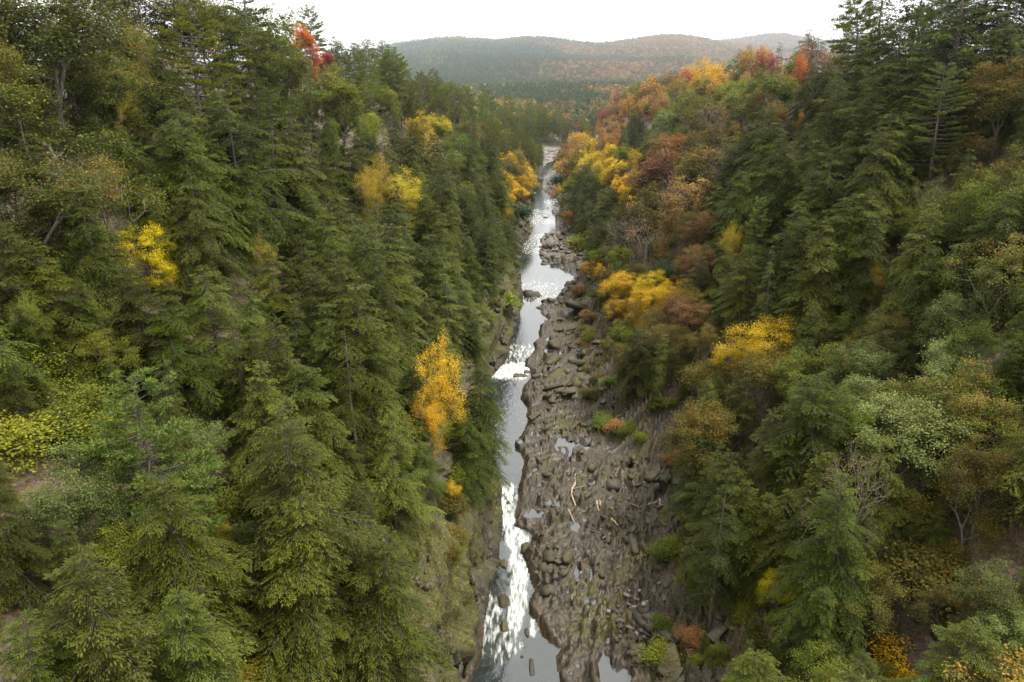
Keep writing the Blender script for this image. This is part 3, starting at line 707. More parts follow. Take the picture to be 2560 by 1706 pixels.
hero(690, 5, 'broadleaf', 'green', 17, 'full green maple on the skyline next to the red maple', 1.1, None, 2, t0=215)
hero(752, 48, 'plume', 'red', 16, 'slender red maple, upper of two, against the skyline pine', .8, None, 0)
hero(800, 120, 'plume', 'red', 13, 'broad red maple, lower of two, beside the narrow dark hemlock', 1.1, None, 0)
hero(775, 12, 'pine', 'pine', 24, 'pointed white pine rising behind the red maples', .9, None, 2, t0=235)
hero(835, 85, 'broadleaf', 'green', 17, 'green oak with open crown on the skyline right of the pointed pine', .9, None, 0, t0=255)
hero(870, 105, 'pine', 'pine', 21, 'small-topped white pine on the skyline beside the open green oak', .9, None, 1)
hero(920, 120, 'pine', 'pine', 22, 'white pine with long flat boughs, last on the left skyline', 1.1, None, 0)
hero(770, 160, 'spire', 'hemlock', 15, 'narrow dark hemlock spire in front of the red maples', 1.0, None, 0)
hero(845, 185, 'plume', 'lime', 16, 'feathery yellow-green birch in front of the skyline pines', 1.25, None, 0)
hero(960, 205, 'broadleaf', 'lime', 13, 'bright yellow-green maple with orange flecks below the flat-boughed pine', .9, None, 1)
hero(1070, 203, 'bent_pine', 'pine', 19, 'leaning pine with bent bare trunk and bushy top above the yellow maples', 1.0, None, 0, 0.0)
hero(1045, 268, 'broadleaf', 'yellow', 13, 'pale yellow maple beneath the leaning bent pine', 1.1, None, 2)
hero(1090, 276, 'broadleaf', 'yellow', 13, 'tall domed yellow maple beside the leaning bent pine', 1.0, None, 3)
hero(1140, 330, 'broadleaf', 'green', 13, 'round green oak downhill of the domed yellow maple', 1.1, None, 0)
hero(935, 372, 'birch', 'yellow', 14, 'yellow birch with several white stems, upper of the birch clump', .85, 'white-stemmed yellow birches among hemlocks', 0)
hero(1010, 405, 'birch', 'yellow', 14, 'leaning yellow birch with forked white stems, lower of the birch clump', 1.2, 'white-stemmed yellow birches among hemlocks', 1)
hero(900, 400, 'birch', 'yellow', 13, 'thin white-stemmed birch at the edge of the yellow birch clump', .8, 'white-stemmed yellow birches among hemlocks', 1, 2.0)
hero(1150, 405, 'birch', 'yellow', 10, 'small sparse yellow birch alone among hemlocks above the far cliff', .8, None, 0)
hero(715, 485, 'birch', 'gold', 8, 'small orange-yellow sapling among dark hemlocks uphill of the golden beech', .8, None, 1)
hero(655, 575, 'birch', 'gold', 6, 'scrap of golden sapling half hidden between two hemlocks', .8, None, 0)
hero(350, 545, 'layered', 'bright', 7.5, 'bright lemon-yellow beech with tiered leaves on the dark slope', .85, None, 1)
hero(440, 600, 'layered', 'bright', 5.5, 'low bough of bright yellow beech beside the lemon-yellow beech', .65, None, 0)
hero(240, 690, 'birch', 'lime', 8, 'thin yellow-green sapling below the bright yellow beech', .9, None, 1)
hero(265, 800, 'layered', 'lime', 6, 'small yellow and green beech above the bare leafy bank', 1.0, None, 0)
hero(190, 880, 'shrub', 'green', 3.2, 'green shrub at the edge of the bare leafy bank', 1.2, None, 0)
hero(40, 700, 'birch', 'lime', 7, 'wispy yellow-green sapling beside the shaded footpath', .8, None, 0)
hero(60, 840, 'shrub', 'lime', 3, 'small yellow shrub on the bare bank under the hemlocks', 1.1, None, 1)
hero(50, 1010, 'shrub', 'lime', 3.2, 'broad yellow-green bush on the rocky bank, behind the silvery oak', 1.3, None, 2)
hero(150, 960, 'shrub', 'green', 4, 'green bush among brown leaf litter on the bank', 1.3, None, 0)
hero(250, 990, 'shrub', 'lime', 4, 'bright green-yellow bush beside the young light green pine', 1.2, None, 1)
hero(340, 928, 'young_pine', 'pine_light', 13, 'young light green pine with soft tiered plumes', 1.15, None, 0)
hero(510, 1010, 'broadleaf', 'silver', 8, 'small silvery green oak beside the young light green pine', .95, None, 1)
hero(90, 1090, 'broadleaf', 'silver', 8, 'silvery green oak over the rocky bank', 1.0, None, 2)
hero(560, 1200, 'shrub', 'green', 5, 'green shrub in the gap between two large hemlocks', 1.1, None, 2)
hero(570, 1310, 'shrub', 'silver', 4, 'silvery leafed shrub above a scrap of gold leaves', .9, None, 0)
hero(550, 1280, 'birch', 'gold', 5, 'golden leaved sapling between two large hemlocks', .7, None, 1)
hero(285, 1310, 'layered', 'lime', 7, 'small yellow-leaved maple poking out above the lowest hemlock', 1.0, None, 1)
hero(470, 1500, 'birch', 'yellow', 5, 'yellow sapling with large leaves under the big hemlock', .8, None, 0)
hero(600, 1655, 'shrub', 'yellow', 4, 'yellow leaved shrub at the foot of the big hemlock', 1.4, None, 0)
BIGH = 'large near hemlocks on the slope above the sheer river cliff'
hero(720, 1035, 'hemlock', 'hemlock_pale', 17, 'big broad pale green hemlock, behind the darker one by the cliff', 1.15, BIGH, 2)
hero(900, 1330, 'hemlock', 'hemlock', 13, 'hemlock leaning to the cliff edge, in front of the broad pale one', 1.1, BIGH, 1)
hero(700, 1230, 'hemlock', 'hemlock', 14, 'rich green hemlock below the broad pale green hemlock', 1.1, BIGH, 0)
hero(180, 1360, 'hemlock', 'hemlock_pale', 14, 'wide hemlock with bright drooping tips under the small yellow maple', 1.25, BIGH, 3)
hero(430, 1180, 'hemlock', 'hemlock', 13, 'dark hemlock between the young pine and the broad pale hemlock', 1.1, BIGH, 1)
hero(420, 1490, 'hemlock', 'hemlock_pale', 12, 'hemlock with yellowish tips beside the wide drooping hemlock', 1.2, BIGH, 0)
hero(60, 1560, 'hemlock', 'hemlock', 11, 'low hemlock partly behind the wide drooping hemlock', 1.2, BIGH, 2)
hero(1115, 640, 'thin_hemlock', 'hemlock_pale', 16, 'old hemlock with bare grey trunk and twiggy top above the golden birch', 1.15, None, 0)
hero(1085, 812, 'birch', 'gold', 15, 'slender golden birch hanging over the cliff beside the river', .66, None, 1, 1.0)
hero(1060, 960, 'birch', 'gold', 9, 'lower golden birch in front of the slender golden birch', .75, None, 0)
hero(1130, 1190, 'birch', 'gold', 4, 'small golden sapling leaning out over the mossy cliff', .9, None, 1)
hero(1190, 900, 'hemlock', 'hemlock', 13, 'hemlock leaning over the dark pool below the small fall', .95, None, 1)
hero(1175, 1010, 'hemlock', 'hemlock', 10, 'small hemlock on the cliff edge right of the golden birches', 1.0, None, 2)
hero(1325, 252, 'pine', 'pine', 25, 'dark bushy pine at the far end of the cliff', .8, 'tall pines crowding the far cliff end', 1)
hero(1352, 262, 'pine', 'pine', 25, 'leaning pine with long bare trunk at the far cliff end', .8, 'tall pines crowding the far cliff end', 2)
hero(1300, 262, 'pine', 'pine', 24, 'dark pine behind the bushy pine at the far cliff end', .8, 'tall pines crowding the far cliff end', 0)
hero(1335, 310, 'hemlock', 'hemlock', 16, 'dark hemlock low on the far cliff end under the pines', 1.0, None, 0)
hero(1300, 430, 'broadleaf', 'gold', 9, 'orange-yellow tree hanging on the far cliff above the rapids', 1.0, None, 1)
hero(1262, 505, 'broadleaf', 'yellow', 8, 'yellow maple on the cliff above the long riffle', .9, None, 2)
hero(1300, 500, 'shrub', 'bluegreen', 6, 'bluish green bush on the cliff edge beside the long riffle', 1.5, None, 0)
hero(1260, 725, 'shrub', 'lime', 3.5, 'yellow-green bush on the cliff top beside the mossy island boulder', 1.5, None, 1)
for (u_, v_, h_, l_) in [(100, 590, 10, 'dark hemlock shading the footpath below the oaks'), (25, 540, 10, 'dark hemlock at the trunk of the leaning oak'), (165, 690, 8, 'hemlock below the footpath, beside thin yellow saplings'),
                         (330, 660, 10, 'dark hemlock right below the bright lemon-yellow beech'), (660, 600, 10, 'hemlock below the scrap of golden sapling'), (705, 640, 9, 'small hemlock in the gap below two golden saplings'),
                         (60, 760, 6, 'low hemlock bough tree above the leafy bank'), (420, 720, 10, 'dark hemlock in the hollow uphill of the young pine'), (30, 900, 5, 'small hemlock on the leafy bank beside the yellow bush')]:
    hero(u_, v_, 'hemlock', 'hemlock', h_, l_, 1.2, 'dark hemlocks filling the hollow below the oaks')
SKL = 'dense green trees closing the left skyline'
for (u_, v_, m_, l_) in [(400, -90, 'mixed', 'green-orange oak beside the open white pine on the rim'), (480, -50, 'green', 'rounded green oak between two skyline pines'),
                         (560, -10, 'green', 'green oak half hidden by the bare-trunked pine'), (630, -5, 'green', 'bushy green maple right of the bare-trunked pine'), (655, 60, 'green', 'low green maple under the bushy green maple')]:
    hero(u_, v_, 'broadleaf', m_, 19, l_, 1.15, SKL)
# --- right side
for (u_, v_, m_, l_) in [(2230, -70, 'hemlock', 'tall dark hemlock closing the skyline right of the ragged pine'), (2300, -110, 'hemlock', 'dark hemlock left behind the great tiered pine'),
                         (2380, -150, 'hemlock_pale', 'pale topped hemlock behind the great tiered pine'), (2490, -200, 'hemlock', 'dark hemlock behind the golden olive tree'),
                         (2560, -150, 'hemlock', 'dark hemlock above the golden olive tree'), (2160, 60, 'hemlock', 'dark hemlock under the ragged pine'), (2270, 40, 'hemlock', 'dense hemlock under the tall dark skyline hemlock'), (2370, 10, 'hemlock', 'dense hemlock left below the great tiered pine')]:
    hero(u_, v_, 'hemlock', m_, 21, l_, 1.15, 'dark hemlocks closing the right skyline')
hero(2108, 2, 'bare', 'brown', 15, 'spindly nearly bare tree on the skyline in front of the pine', .55, None, 0)
hero(2185, -45, 'pine', 'pine', 24, 'ragged white pine on the skyline beside the spindly bare tree', 1.0, None, 2)
hero(2440, -160, 'pine', 'pine_light', 27, 'great white pine with long flat yellowish green tiers on the slope', 1.35, None, 0)
hero(2380, 150, 'pine', 'pine_light', 17, 'lower white pine with flat tiers in front of the great tiered pine', 1.3, None, 1)
hero(2080, 175, 'hemlock', 'hemlock', 19, 'dark hemlock tallest on the slope below the ragged pine', 1.1, None, 3)
hero(2090, 105, 'broadleaf', 'orange', 10, 'orange tree glowing at the skyline under the spindly bare tree', .9, None, 0)
hero(2040, 85, 'bare', 'red', 9, 'thin dark red tree on the skyline beside the orange one', .8, None, 1)
hero(1983, 100, 'broadleaf', 'red', 9, 'small red maple on the right skyline, beside the dark spire', .6, None, 2)
hero(1925, 108, 'broadleaf', 'crimson', 10, 'crimson maple on the skyline between orange maples', .6, None, 3)
hero(1945, 106, 'spire', 'hemlock', 11, 'dark spire hemlock sticking out among red maples on the skyline', 1.0, None, 1)
hero(1890, 103, 'broadleaf', 'orange', 11, 'orange maple on the skyline left of the crimson maple', 1.0, None, 0)
hero(1862, 104, 'broadleaf', 'olive', 11, 'tawny upright tree on the skyline beside the orange maple', .8, None, 1)
hero(1830, 140, 'broadleaf', 'green', 12, 'dense dark green round tree just below the skyline maples', 1.2, None, 2)
hero(1772, 136, 'broadleaf', 'gold', 11, 'golden orange dome on the ridge line beside the dark green tree', 1.1, None, 3)
hero(1725, 165, 'broadleaf', 'red', 11, 'reddish orange maple on the ridge left of the golden dome', 1.2, None, 0)
hero(1680, 175, 'broadleaf', 'orange', 11, 'broad orange maple farther along the ridge', 1.2, None, 1)
hero(1548, 222, 'broadleaf', 'crimson', 14, 'small crimson maple standing out of the far orange ridge', .8, None, 2)
hero(1445, 303, 'broadleaf', 'crimson', 17, 'crimson maple crown above the far golden trees by the river', .9, None, 3)
hero(1510, 268, 'broadleaf', 'red', 14, 'rose-red maple in the far orange slope', .9, None, 0)
hero(1675, 262, 'broadleaf', 'silver', 14, 'pale fresh green maple standing alone amid orange slope trees', 1.0, None, 1)
hero(1690, 342, 'broadleaf', 'rust', 15, 'large domed rust-coloured oak below the pale green maple', 1.35, None, 2)
hero(1790, 250, 'bare', 'brown', 14, 'brown leafless oak with dense twigs beside the rusty dome', 1.4, None, 0)
hero(1560, 352, 'broadleaf', 'lime', 13, 'yellow-green maple left of the rust-coloured dome', 1.0, None, 3)
hero(1500, 372, 'broadleaf', 'gold', 12, 'broad golden maple over the far right bank', 1.2, None, 0)
hero(1600, 370, 'layered', 'gold', 13, 'deep golden narrow tree between green maple and rusty oak', .8, None, 0)
hero(1575, 455, 'layered', 'gold', 9, 'small deep golden tree below the narrow golden tree', 1.0, None, 1)
hero(1725, 425, 'layered', 'rust', 15, 'tall rust and green tree downhill of the rusty dome', 1.0, None, 1)
hero(1755, 530, 'layered', 'rust', 10, 'coppery small tree against dark hemlocks', 1.1, None, 0)
hero(1620, 530, 'bare', 'orange', 13, 'half-bare grey tree with scattered orange leaves', 1.1, None, 1)
hero(1660, 565, 'shrub', 'silver', 6, 'silvery green small tree between the half-bare tree and coppery tree', 1.1, None, 1)
hero(1670, 640, 'shrub', 'bluegreen', 5, 'grey-green bush under the silvery small tree', 1.5, None, 2)
hero(1560, 600, 'broadleaf', 'lime', 9, 'lime green tree over the slanted rock slab', 1.0, None, 1)
hero(1555, 680, 'layered', 'gold', 8, 'orange-gold tree leaning over the slanted rock slab', 1.35, None, 0)
hero(1640, 670, 'layered', 'bright', 7, 'clear yellow tree uphill of the orange-gold leaning tree', 1.0, None, 1)
hero(1640, 760, 'layered', 'olive', 8, 'olive-yellow tree with dark leaning stem above the shelf', 1.3, None, 0)
hero(1740, 740, 'layered', 'rust', 8, 'brownish gold tree in shade beside the olive-yellow tree', 1.2, None, 1)
hero(1560, 800, 'shrub', 'lime', 3.5, 'yellow-green bush at the top of the bare slab', 1.4, None, 2)
hero(1905, 490, 'young_pine', 'pine_light', 13, 'light green pine top among hemlocks, with yellow maple below', .7, None, 0)
hero(1838, 545, 'birch', 'yellow', 10, 'yellow maple beside the light green pine', 1.0, None, 0)
hero(1935, 610, 'thin_hemlock', 'pine_light', 13, 'scraggy pine with grey trunk and broken boughs above the golden maple', .85, None, 0)
hero(1925, 785, 'layered', 'gold', 10, 'wide golden orange maple above the grey-twigged hemlock', 1.25, None, 1)
hero(1845, 850, 'layered', 'gold', 7, 'lower left spray of golden orange maple', 1.3, None, 0)
hero(2205, 632, 'birch', 'yellow', 8, 'small upright yellow birch against dark hemlocks', .8, None, 1)
hero(2165, 760, 'birch', 'lime', 6, 'dull yellow sapling below the small upright yellow birch', .8, None, 0)
hero(2390, 715, 'broadleaf', 'silver', 10, 'silvery green maple, highest of the pale trees on the slope', 1.05, None, 0)
hero(2190, 835, 'broadleaf', 'silver', 10, 'silvery green maple beside the dark hemlock crown', 1.0, None, 1)
hero(2400, 860, 'broadleaf', 'mixed', 10, 'green maple turning yellow between the silvery maples', 1.2, None, 2)
hero(2530, 560, 'broadleaf', 'mixed', 12, 'green maple with orange lower boughs against the hemlocks', 1.0, None, 3)
hero(2530, 130, 'broadleaf', 'olive', 13, 'golden olive tree high beside the great tiered pine', 1.2, None, 0)
hero(2460, 310, 'broadleaf', 'olive', 9, 'golden olive tree, lower, in front of dark hemlocks', .9, None, 1)
hero(2320, 420, 'birch', 'silver', 9, 'thin silvery green maple with leaning bare stem', 1.0, None, 1)
hero(2480, 960, 'broadleaf', 'mixed', 8, 'yellow-green maple below the green maple turning yellow', 1.2, None, 0)
hero(1860, 200, 'broadleaf', 'green', 13, 'spreading green oak below the golden dome', 1.2, None, 0)
hero(1960, 165, 'broadleaf', 'green', 13, 'green oak between the skyline maples and tall dark hemlock', 1.2, None, 1)
hero(2000, 265, 'broadleaf', 'orange', 6, 'scrap of orange maple against the dark hemlock', .8, None, 2)
hero(2260, 175, 'birch', 'orange', 9, 'thin salmon-orange sapling in front of hemlocks by the tiered pine', .7, None, 0)
hero(2060, 920, 'hemlock', 'hemlock', 15, 'big dark hemlock below the wide golden maple', 1.2, None, 1)
hero(1950, 1010, 'hemlock', 'hemlock_pale', 13, 'half-dead hemlock with grey twigs leaning over the rock shelf', 1.05, None, 3)
hero(1900, 1020, 'bare', 'olive', 8, 'grey lichen-covered bare tree tangled in the half-dead hemlock', 1.0, None, 1)
hero(2120, 1170, 'hemlock', 'hemlock', 15, 'lanky hemlock with visible dark trunk above yellow shrubs', .85, None, 2)
hero(2190, 1100, 'bare', 'olive', 13, 'leafless grey maple with arching twigs below the silvery maple', .8, None, 0)
hero(2080, 1440, 'hemlock', 'hemlock', 9, 'small hemlock above the rock outcrop at the shelf end', 1.0, None, 0)
hero(1950, 1420, 'layered', 'bright', 4.5, 'small yellow maple sapling under the lanky hemlock', 1.0, None, 1)
hero(2330, 1230, 'shrub', 'olive', 3.0, 'olive-gold shrub on the leafy slope below the green maples', 1.3, 'rusty shrubs on the leafy slope below the maples', 0)
hero(2260, 1360, 'shrub', 'olive', 2.4, 'low olive leaved shrub on the leafy slope', 1.4, 'rusty shrubs on the leafy slope below the maples', 1)
hero(2400, 1400, 'shrub', 'olive', 3.5, 'olive shrub among the rusty shrubs on the leafy slope', 1.4, None, 2)
hero(2250, 1590, 'shrub', 'gold', 3, 'golden shrub above the pale drooping hemlock', 1.3, None, 0)
hero(2500, 1390, 'broadleaf', 'silver', 7, 'white-green maple bough tree beside the olive shrub', 1.0, None, 0)
hero(2520, 1510, 'broadleaf', 'silver', 6, 'white-green maple lower than its twin, over the pale hemlock', 1.0, None, 1)
hero(2430, 1560, 'hemlock', 'hemlock_pale', 10, 'pale drooping hemlock under the white-green maples', 1.3, None, 1)
hero(1650, 980, 'shrub', 'lime', 2.2, 'bright lime bush alone on the dark rock face', 1.0, None, 1)
hero(1690, 990, 'shrub', 'lime', 1.4, 'tiny lime bush right of the bright lime bush', 1.2, None, 0)
hero(1610, 1075, 'shrub', 'lime', 1.8, 'spindly yellow-green bush below the stranded log', .8, None, 2)
hero(1700, 1340, 'shrub', 'lime', 2.8, 'lime and olive bush at the edge of the rock shelf', 1.2, None, 0)
hero(1720, 1420, 'shrub', 'green', 1.9, 'dark green bush at the shelf edge under the hemlock', 1.4, None, 1)
hero(1790, 900, 'shrub', 'olive', 4, 'olive bush below the golden orange maple spray', 1.5, None, 1)
hero(1720, 900, 'shrub', 'olive', 3, 'olive bush on leaf-strewn slope above the lime bush', 1.5, None, 2)
hero(1735, 1555, 'shrub', 'rust', 1.8, 'little rust bush on the brown outcrop', 1.2, None, 0)
hero(1790, 1600, 'shrub', 'lime', 1.6, 'little yellow bush on the brown outcrop', 1.1, None, 1)
hero(1900, 1560, 'shrub', 'olive', 2.2, 'olive bush beside the brown outcrop', 1.3, None, 2)
hero(1860, 1480, 'shrub', 'olive', 2.4, 'mixed olive bush in front of the yellow maple sapling', 1.4, None, 0)
hero(1405, 430, 'shrub', 'bluegreen', 7, 'bluish green bush by the far rapids, farthest of three', 1.6, None, 0)
hero(1425, 475, 'shrub', 'bluegreen', 7, 'bluish green bush on rocks by the rapids, middle of three', 1.6, None, 1)
hero(1425, 505, 'shrub', 'bluegreen', 6.5, 'bluish green bush over the dark ledge, nearest the cobble bar', 1.6, None, 2)
hero(1450, 580, 'shrub', 'lime', 5, 'yellow-green thicket at the head of the cobble bar', 1.7, None, 1)
hero(1500, 610, 'shrub', 'lime', 4, 'yellow bush between thicket and slanted slab', 1.3, None, 0)
hero(1505, 640, 'shrub', 'orange', 3, 'small orange-red bush at the top of the slanted slab', 1.0, None, 2)
hero(1545, 425, 'hemlock', 'hemlock', 14, 'dark hemlock on the bank above the bluish bushes', 1.3, None, 0)
hero(1520, 470, 'hemlock', 'hemlock', 13, 'broad dark hemlock in front of golden trees, above the cobble bar', 1.4, None, 2)

for k in range(70):                                             # woods behind the river bend
    x = RND.uniform(-6, 84) if k < 46 else RND.uniform(-150, 140); yy = RND.uniform(664, 700) if k < 46 else RND.uniform(672, 775)
    kd, mt = RND.choice([PN_, PN_, ('hemlock', 'hemlock'), ('broadleaf', 'rust'), ('broadleaf', 'olive'), PN_])
    nm = {'pine': 'tall dark pine', 'hemlock': 'dark hemlock', 'broadleaf': 'rusty tree' if mt == 'rust' else 'olive tree'}[kd]
    put(kd, mt, (x, yy, T1(x, yy)), RND.uniform(19, 29) if kd == 'pine' else RND.uniform(12, 18), nm+' in the wood behind the river bend', nm+'s behind the river bend', True)
for k in range(230):
    left = k < 90; yy = RND.uniform(48, 240)
    if left: x = float(XL(np.array([yy]))[0])-RND.uniform(2.2, 9.5)
    else: x = float(XS(np.array([yy]))[0])+RND.uniform(.3, 12)
    mt = RND.choice(['lime', 'olive', 'green', 'olive', 'lime'] if left else ['olive', 'rust', 'lime', 'olive', 'green'])
    nm = {'lime': 'yellow-green', 'olive': 'olive', 'green': 'green', 'rust': 'rusty'}[mt]
    put('scrub', mt, (x, yy, T1(x, yy)), RND.uniform(.9, 2.4), 'small %s shrub %s' % (nm, 'clinging to the mossy river cliff' if left else 'on the litter slope beside the rock shelf'),
        '%s shrubs %s' % (nm, 'on the mossy river cliff' if left else 'beside the rock shelf'), False, None, None, 1.2)
# fill: trees on the slopes, kind by part of the gorge
def blob(u, v, rules):
    best = None
    for (cu, cv, ru, rv, opts) in rules:
        q = ((u-cu)/ru)**2+((v-cv)/rv)**2
        if q < 1 and (best is None or q < best[0]): best = (q, opts)
    return None if best is None else best[1]
H_ = ('hemlock', 'hemlock'); HP = ('hemlock', 'hemlock_pale'); SPI = ('spire', 'hemlock'); PN = ('pine', 'pine'); PL = ('pine', 'pine_light')
def B(c): return ('broadleaf', c)
RULES = [
 # left rim and slope
 (180, 60, 330, 210, [B('mixed')]*5+[B('green')]), (180, 330, 300, 150, [H_, H_, B('mixed'), HP]), (480, 70, 150, 120, [B('green'), B('mixed'), B('green')]), (640, 130, 130, 120, [B('green'), PN, B('green'), H_]),
 (800, 130, 90, 110, [B('green'), B('green'), B('mixed')]), (930, 190, 90, 90, [PN, B('green'), B('lime')]), (860, 270, 80, 80, [('plume', 'lime'), B('lime'), H_]),
 (1080, 310, 70, 60, [B('yellow'), B('lime')]), (1190, 290, 170, 70, [PN, PN, B('green'), B('lime'), ('plume', 'olive')]), (1260, 340, 70, 70, [B('olive'), B('green'), PN, B('rust')]),
 (1310, 330, 45, 90, [PN, H_]), (1170, 400, 60, 60, [B('green'), H_]), (1290, 420, 40, 50, [B('gold'), B('olive')]),
 # right slope
 (1440, 330, 40, 70, [B('gold'), B('orange'), B('olive'), B('orange')]), (1520, 290, 90, 80, [B('orange'), B('orange'), B('rust'), B('olive')]), (1500, 400, 60, 50, [B('gold'), B('yellow'), B('lime')]),
 (1640, 220, 110, 70, [B('orange'), B('olive'), B('orange'), B('green'), B('rust'), B('lime')]), (1590, 330, 50, 70, [H_, SPI]), (1660, 310, 60, 60, [B('lime'), B('green')]),
 (1760, 160, 110, 70, [B('orange'), B('olive'), B('orange'), B('green'), B('gold')]), (1730, 260, 80, 90, [B('lime'), B('olive'), ('bare', 'brown')]),
 (1650, 420, 100, 90, [B('rust'), ('bare', 'rust'), B('olive')]), (1560, 440, 50, 60, [B('gold'), H_]), (1490, 500, 70, 90, [H_, HP]),
 (1600, 560, 70, 90, [('bare', 'brown'), B('olive')]), (1720, 540, 80, 100, [B('rust'), ('layered', 'rust'), B('olive')]), (1560, 690, 90, 70, [B('olive'), B('gold'), B('lime')]),
 (1700, 720, 110, 90, [('layered', 'olive'), ('layered', 'gold'), ('layered', 'rust')]), (1900, 180, 110, 90, [B('green'), B('mixed'), B('lime'), B('orange')]),
 (1790, 350, 70, 90, [('bare', 'brown'), B('olive'), H_]), (2010, 560, 330, 330, [H_, H_, H_, HP]), (2300, 100, 330, 190, [H_, H_, H_, HP]), (2500, 300, 120, 200, [H_, B('olive'), B('mixed')]),
 (2380, 560, 260, 200, [H_, H_, HP, B('green')]), (2300, 850, 300, 160, [B('silver'), B('mixed'), B('green')]), (2450, 1050, 200, 150, [B('mixed'), B('olive'), B('green')]),
 (2050, 1150, 200, 200, [H_, HP]), (2200, 1450, 200, 150, [('layered', 'olive'), ('shrub', 'olive'), ('layered', 'green')]), (2450, 1600, 250, 150, [H_, HP, B('silver')]),
]
def fill_kind(u, v, left):
    o = blob(u, v, RULES)
    if o is None and not left and v < 640 and u < 1600+(600-v)*.9: o = [B('orange'), B('orange'), B('rust'), B('olive'), B('lime'), B('gold'), B('green'), B('rust')]
    if o is None: o = [H_]*7+[HP, HP, SPI, ('thin_hemlock', 'hemlock')] if left else [H_]*6+[HP, SPI, B('olive'), ('thin_hemlock', 'hemlock')]
    return RND.choice(o)
HT = {'hemlock': (11, 18.5), 'thin_hemlock': (14, 18), 'spire': (10, 15), 'pine': (17, 24), 'broadleaf': (10, 15.5), 'layered': (7, 11), 'birch': (11, 15), 'bare': (9, 13), 'plume': (12, 16), 'shrub': (2, 4), 'young_pine': (8, 12)}
NAMEC = {'mixed': 'green-orange leaves', 'green': 'green leaves', 'lime': 'yellow-green leaves', 'yellow': 'yellow leaves', 'orange': 'orange leaves', 'gold': 'golden leaves',
         'rust': 'rusty leaves', 'red': 'red leaves', 'crimson': 'crimson leaves', 'olive': 'olive-yellow leaves', 'silver': 'silvery green leaves', 'bright': 'bright yellow leaves', 'bluegreen': 'bluish green leaves', 'brown': 'few brown leaves'}
def fill_label(kind, mt, left, e):
    side = 'on the slope above the sheer river cliff' if left else 'on the slope above the bare rock shelf'
    pos_ = 'low ' if e < 14 else ('high ' if e > 38 else '')
    if kind == 'hemlock': nm = 'pale green drooping hemlock' if mt == 'hemlock_pale' else 'dark green drooping hemlock'
    elif kind == 'thin_hemlock': nm = 'thin hemlock with bare grey lower trunk'
    elif kind == 'spire': nm = 'narrow pointed dark hemlock'
    elif kind == 'pine': nm = 'tall layered white pine' 
    elif kind == 'bare': nm = 'nearly leafless grey tree'
    elif kind == 'plume': nm = 'upright tree with '+NAMEC[mt]
    elif kind == 'layered': nm = 'low spreading tree with '+NAMEC[mt]
    elif kind in ('shrub', 'scrub'): nm = 'shrub with '+NAMEC[mt]
    else: nm = 'round tree with '+NAMEC[mt]
    return nm+' '+pos_+side, nm.replace('tree with ', 'trees with ')+' '+pos_+side
BIGT = [t for t in TREES if t['h'] > 2.6]
hx = np.array([t['p'][:2] for t in BIGT]) if TREES else np.zeros((0, 2)); hr = np.array([t['R'] for t in BIGT])
y = 22.0
FILL = []
while y < 660:
    sp = 3.6+y*.0065
    for left in (True, False):
        e = RND.random()*2+(1.5 if left else 4.0)
        lim = 78 if y < 120 else 88
        while e < lim:
            yy = y+RND.uniform(-.45, .45)*sp; ee = e+RND.uniform(-.4, .4)*sp
            if left:
                off = float(np.interp(yy, [0, 60, 90, 105, 120, 130, 165, 190, 240, 600], [4, 4.4, 4, 1.0, 1.0, 3.6, 3.6, 1.5, .8, .3])); x = float(XL(np.array([yy]))[0])-off-ee
                if yy > 525: x -= float(np.interp(yy, [525, 600], [0, 55]))
            else:
                off = float(np.interp(yy, [0, 55, 80, 110, 140, 180, 230, 260, 600], [0, -.5, -.5, 1.0, 2.5, .5, -1, -2, -3])); x = float(XS(np.array([yy]))[0])+off+ee
                if yy > 640: x += 20
            FILL.append((x, yy, ee, left)); e += sp*RND.uniform(.8, 1.2)
    y += sp*.9
for _ in range(2600):                                    # young trees for the open ground between
    yy = 30+120*RND.random()**1.2; left = RND.random() < .5; ee = RND.uniform(3, 62)
    FILL.append((float(XL(np.array([yy]))[0])-5-ee if left else float(XS(np.array([yy]))[0])+7+ee, yy, -ee, left))
fx_ = np.array([f[0] for f in FILL]); fy_ = np.array([f[1] for f in FILL]); fz_ = terrain(fx_, fy_)
for (x, yy, ee, left), z in zip(FILL, fz_):
    if len(hx) and (np.hypot(hx[:, 0]-x, hx[:, 1]-yy) < hr*.5+.7).any(): continue
    u, v, f = project(np.array([(x, yy, z+10)])); u, v = float(u[0]), float(v[0])
    if f[0] < 20 or u < -250 or u > 2810 or v > 2050: continue
    kd, mt = fill_kind(u, v, left)
    young = ee < 0; ee = abs(ee)
    if young: kd, mt = RND.choice([H_, H_, HP, ('shrub', 'green'), ('shrub', 'olive'), ('scrub', 'brown')])
    lo, hi = HT[kd] if not young else ((3, 6.5) if kd == 'hemlock' else (1.5, 3)); h = RND.uniform(lo, hi)*(0.8 if ee < 5 else 1.0)
    if math.hypot(x, yy) < 34 or yy < 30 and abs(x) < 30: continue
    lb, gp = fill_label(kd, mt, left, ee)
    if young: lb, gp = 'young '+lb, 'young '+gp
    put(kd, mt, (x, yy, z), h, lb, gp, wide=RND.uniform(.82, 1.22))

